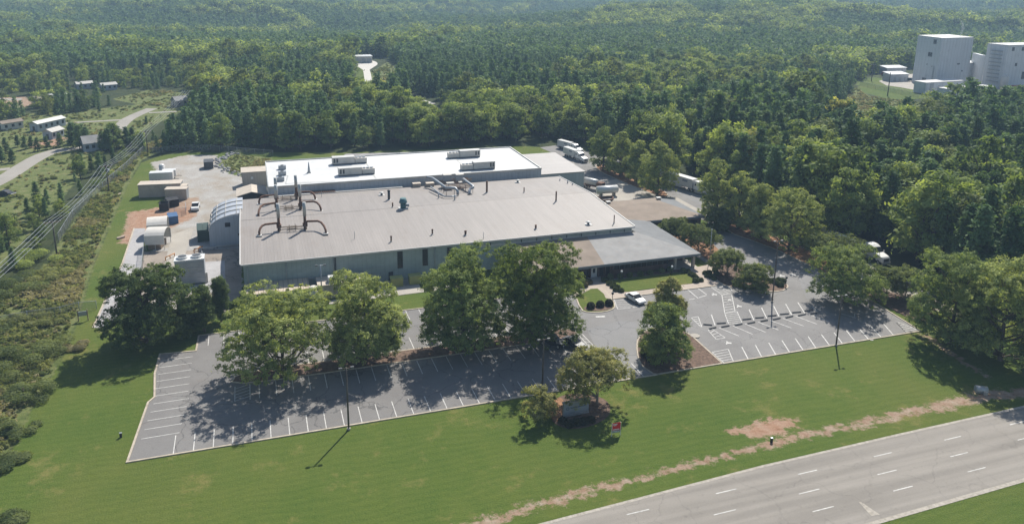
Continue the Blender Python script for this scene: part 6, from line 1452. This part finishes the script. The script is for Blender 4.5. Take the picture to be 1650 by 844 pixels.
# tower one: near corner, left face and right face
nc = G(1507, 141); lf = G(1475, 134.5); rtp = G(1557, 138)
t_ = thing('plant_tower', 'huge plain white windowless tower, left of the two, with thin steam', 'industrial tower', (nc[0], nc[1], .05), 0)
dx1, dy1 = lf[0]-nc[0], lf[1]-nc[1]; dx2, dy2 = rtp[0]-nc[0], rtp[1]-nc[1]; TH = 33.0
ux = math.hypot(dx2, dy2); vx = (dx1, dy1); L1 = math.hypot(dx1, dy1)
poly = [(0, 0), (dx2, dy2), (dx2+dx1*1.2, dy2+dy1*1.2), (dx1*1.2, dy1*1.2)]
b = MB(); b.prism(poly, 0, TH); b.build('wall', 'wall_tower', t_); b = MB(); b.prism([(q[0]*1.005-.1, q[1]*1.005-.1) for q in poly], TH, TH+.6); b.build('roof', 'white_trailer', t_)
def onface(base, d, u, z, w_, h_, nm, mt, out=.15):
    ln = math.hypot(*d); e = (d[0]/ln, d[1]/ln); nrm = (e[1], -e[0]); 
    if nrm[1] > 0: nrm = (-nrm[0], -nrm[1])
    x0, y0 = base[0]+e[0]*u, base[1]+e[1]*u; q = MB(); q.prism([(x0, y0), (x0+e[0]*w_, y0+e[1]*w_), (x0+e[0]*w_+nrm[0]*out, y0+e[1]*w_+nrm[1]*out), (x0+nrm[0]*out, y0+nrm[1]*out)], z, z+h_); return q.build(nm, mt, t_)
for u, z, w_, h_, nm, mt in ((6, 29, 3, 3, 'vent', 'steel_dark'), (9, 20, 4, 3, 'hatch', 'steel_dark'), (4, 3, 1.5, 11, 'duct', 'steel_grey'), (13, 14, .8, 1.2, 'vent', 'steel_dark'), (7, 13, .8, 1.2, 'vent', 'steel_dark'), (12, 3, 4, 2, 'canopy', 'steel_dark')): onface((0, 0), (dx1, dy1), u*L1/24, z, w_, h_, nm, mt)
for u, z, w_, h_ in ((20, 15, 2.5, .8), (26, 10, .9, .9), (24, 2, 2, 2.2)): onface((0, 0), (dx2, dy2), u*ux/34, z, w_, h_, 'vent', 'steel_dark')
n2 = G(1613, 143); l2 = G(1573, 137); r2_ = G(1700, 139)
t_ = thing('plant_tower', 'large white ribbed tower with stair cage and pipes at the right edge', 'industrial tower', (n2[0], n2[1], .05), 0)
ex1, ey1 = l2[0]-n2[0], l2[1]-n2[1]; ex2, ey2 = r2_[0]-n2[0], r2_[1]-n2[1]
b = MB(); b.prism([(0, 0), (ex2, ey2), (ex2+ex1*.8, ey2+ey1*.8), (ex1*.8, ey1*.8)], 0, 29); b.build('wall', 'wall_tower', t_); b = MB(); b.prism([(-.3, -.3), (ex2, ey2-.3), (ex2+ex1*.8, ey2+ey1*.8), (ex1*.8, ey1*.8)], 29, 29.6); b.build('roof', 'white_trailer', t_)
b = MB(); b.prism([(ex1*.805, ey1*.805), (ex1*.805+8, ey1*.805+14), (ex1+8, ey1+14), (ex1, ey1)], 0, 21); b.build('step_wall', 'wall_tower', t_)
LL = math.hypot(ex1, ey1)
for k in range(9): onface((0, 0), (ex1, ey1), 3, 4+2.6*k, LL*.45, .5, 'stair_landing', 'steel_grey', 1.2)
for u, z, w_, h_ in ((4, 25.5, 2.2, 2.4), (13, 25.5, 2.2, 2.4), (9, 15, 2, 2.2), (17, 6, 9, 5)): onface((0, 0), (ex2, ey2), u, z, w_, h_, 'vent', 'steel_dark')
xx, yy = G(1616, 146); t_ = thing('silo', 'small round silo at foot of the ribbed tower', 'silo', (xx, yy, 0)); MB().tube([(0, 0, 0), (0, 0, 9), (0, 0, 10.5)], [2.4, 2.4, .6], 16).build('shell', 'offwhite', t_)
t_, w_ = tower('plant_building', 'blue white low building in front of the tall tower', (1490, 152), (1550, 148), 9, 7, cat='building'); B(4, -.15, 0, 7, 0, 7).build('door', 'steel_grey', t_); B(11, -.15, 0, 13, 0, 5).build('door', 'steel_grey', t_)
t_, w_ = tower('plant_building', 'long low grey building stretching right below the towers', (1528, 158), (1600, 153), 8, 5, cat='building'); B(3, -.15, .1, 6, 0, 4.5).build('door', 'steel_dark', t_); B(12, -.15, .1, 30, 0, 3.6).build('bay_door', 'steel_dark', t_)
t_, w_ = tower('plant_building', 'mid height pale connecting building between the two towers', (1554, 134), (1580, 133), 12, 14, cat='building'); B(6, -.2, 0, 15, 0, 9).build('bay_shade_panel', 'black', t_)  # black panel on the solid wall stands in for shade inside an open bay
for (px, py, w_, d_, lab) in ((1434, 132, 15.5, 8, 'small pale metal shed with white roof left of the tower, nearer'), (1428, 121, 18, 8, 'long pale metal shed with white roof behind the nearer shed')):
    x, y = G(px, py); t_ = thing('metal_shed', lab, 'shed', (x, y, .05), -.05); B(0, 0, 0, w_, d_, 5).build('wall', 'wall_grey', t_); slab2(t_, [(-.4, -.4), (w_+.4, -.4), (w_+.4, d_+.4), (-.4, d_+.4)], [5.3, 5.3, 6.3, 6.3], .3, 'roof', 'white_paint')
    for k in range(3): B(3+k*4.5, -.12, .1, 5+k*4.5, 0, 3).build('door', 'steel_grey', t_)
for i, (px, py, c_) in enumerate(((1640, 147, 'car_red'), (1628, 150, 'offwhite'), (1650, 151, 'offwhite'), (1618, 152, 'tan_box'))):
    x, y = G(px, py); t_ = thing('yard_crate', ['red bulky machine box on the plant yard', 'left white stack on the plant yard', 'right white stack at the plant yard edge', 'tan stack low on the plant yard'][i], 'machine box', (x, y, .05), .3*i); B(-4, -2, 0, 4, 2, 3.4).build('casing', c_, t_, .1); B(-4.3, -2.3, 3.4, 4.3, 2.3, 3.7).build('lid', c_, t_)
# steam wisp
sm, t, p = newmat('steam'); out = t.nodes['Material Output']; p.inputs['Base Color'].default_value = (.8, .8, .8, 1); p.inputs['Roughness'].default_value = 1
tr = N(t, 'ShaderNodeBsdfTransparent'); mx = N(t, 'ShaderNodeMixShader'); mx.inputs[0].default_value = .22
t.links.new(tr.outputs[0], mx.inputs[1]); t.links.new(p.outputs[0], mx.inputs[2]); t.links.new(mx.outputs[0], out.inputs[0])
sx_, sy_ = nc[0]+dx2*.55, nc[1]+dy2*.55
b = MB(); b.tube([(sx_, sy_, TH+.7), (sx_+.8, sy_, TH+4), (sx_+1.5, sy_, TH+7), (sx_+.2, sy_, TH+10), (sx_-1.6, sy_, TH+12)], [.3, .5, .8, .7, .2], 8); props(b.build('steam', 'steam'), kind='stuff')

# ------------------------------------------------------------------ haze: even thin air round camera and ground
hm = bpy.data.materials.new('haze'); hm.use_nodes = True; t = hm.node_tree
for n_ in list(t.nodes):
    if n_.type != 'OUTPUT_MATERIAL': t.nodes.remove(n_)
pv = t.nodes.new('ShaderNodeVolumePrincipled'); pv.inputs['Color'].default_value = (.52, .74, 1.0, 1); pv.inputs['Density'].default_value = .00023
pv.inputs['Anisotropy'].default_value = .0
t.links.new(pv.outputs[0], t.nodes['Material Output'].inputs['Volume']); MATS['haze'] = hm
zmin = float(ZZ.min())-1; hb_ = MB().box(xs[0]-20, ys[0]-20, zmin, xs[-1]+20, ys[-1]+20, max(H, float(ZZ.max())+30)+12)
props(hb_.build('haze', 'haze'), kind='stuff')
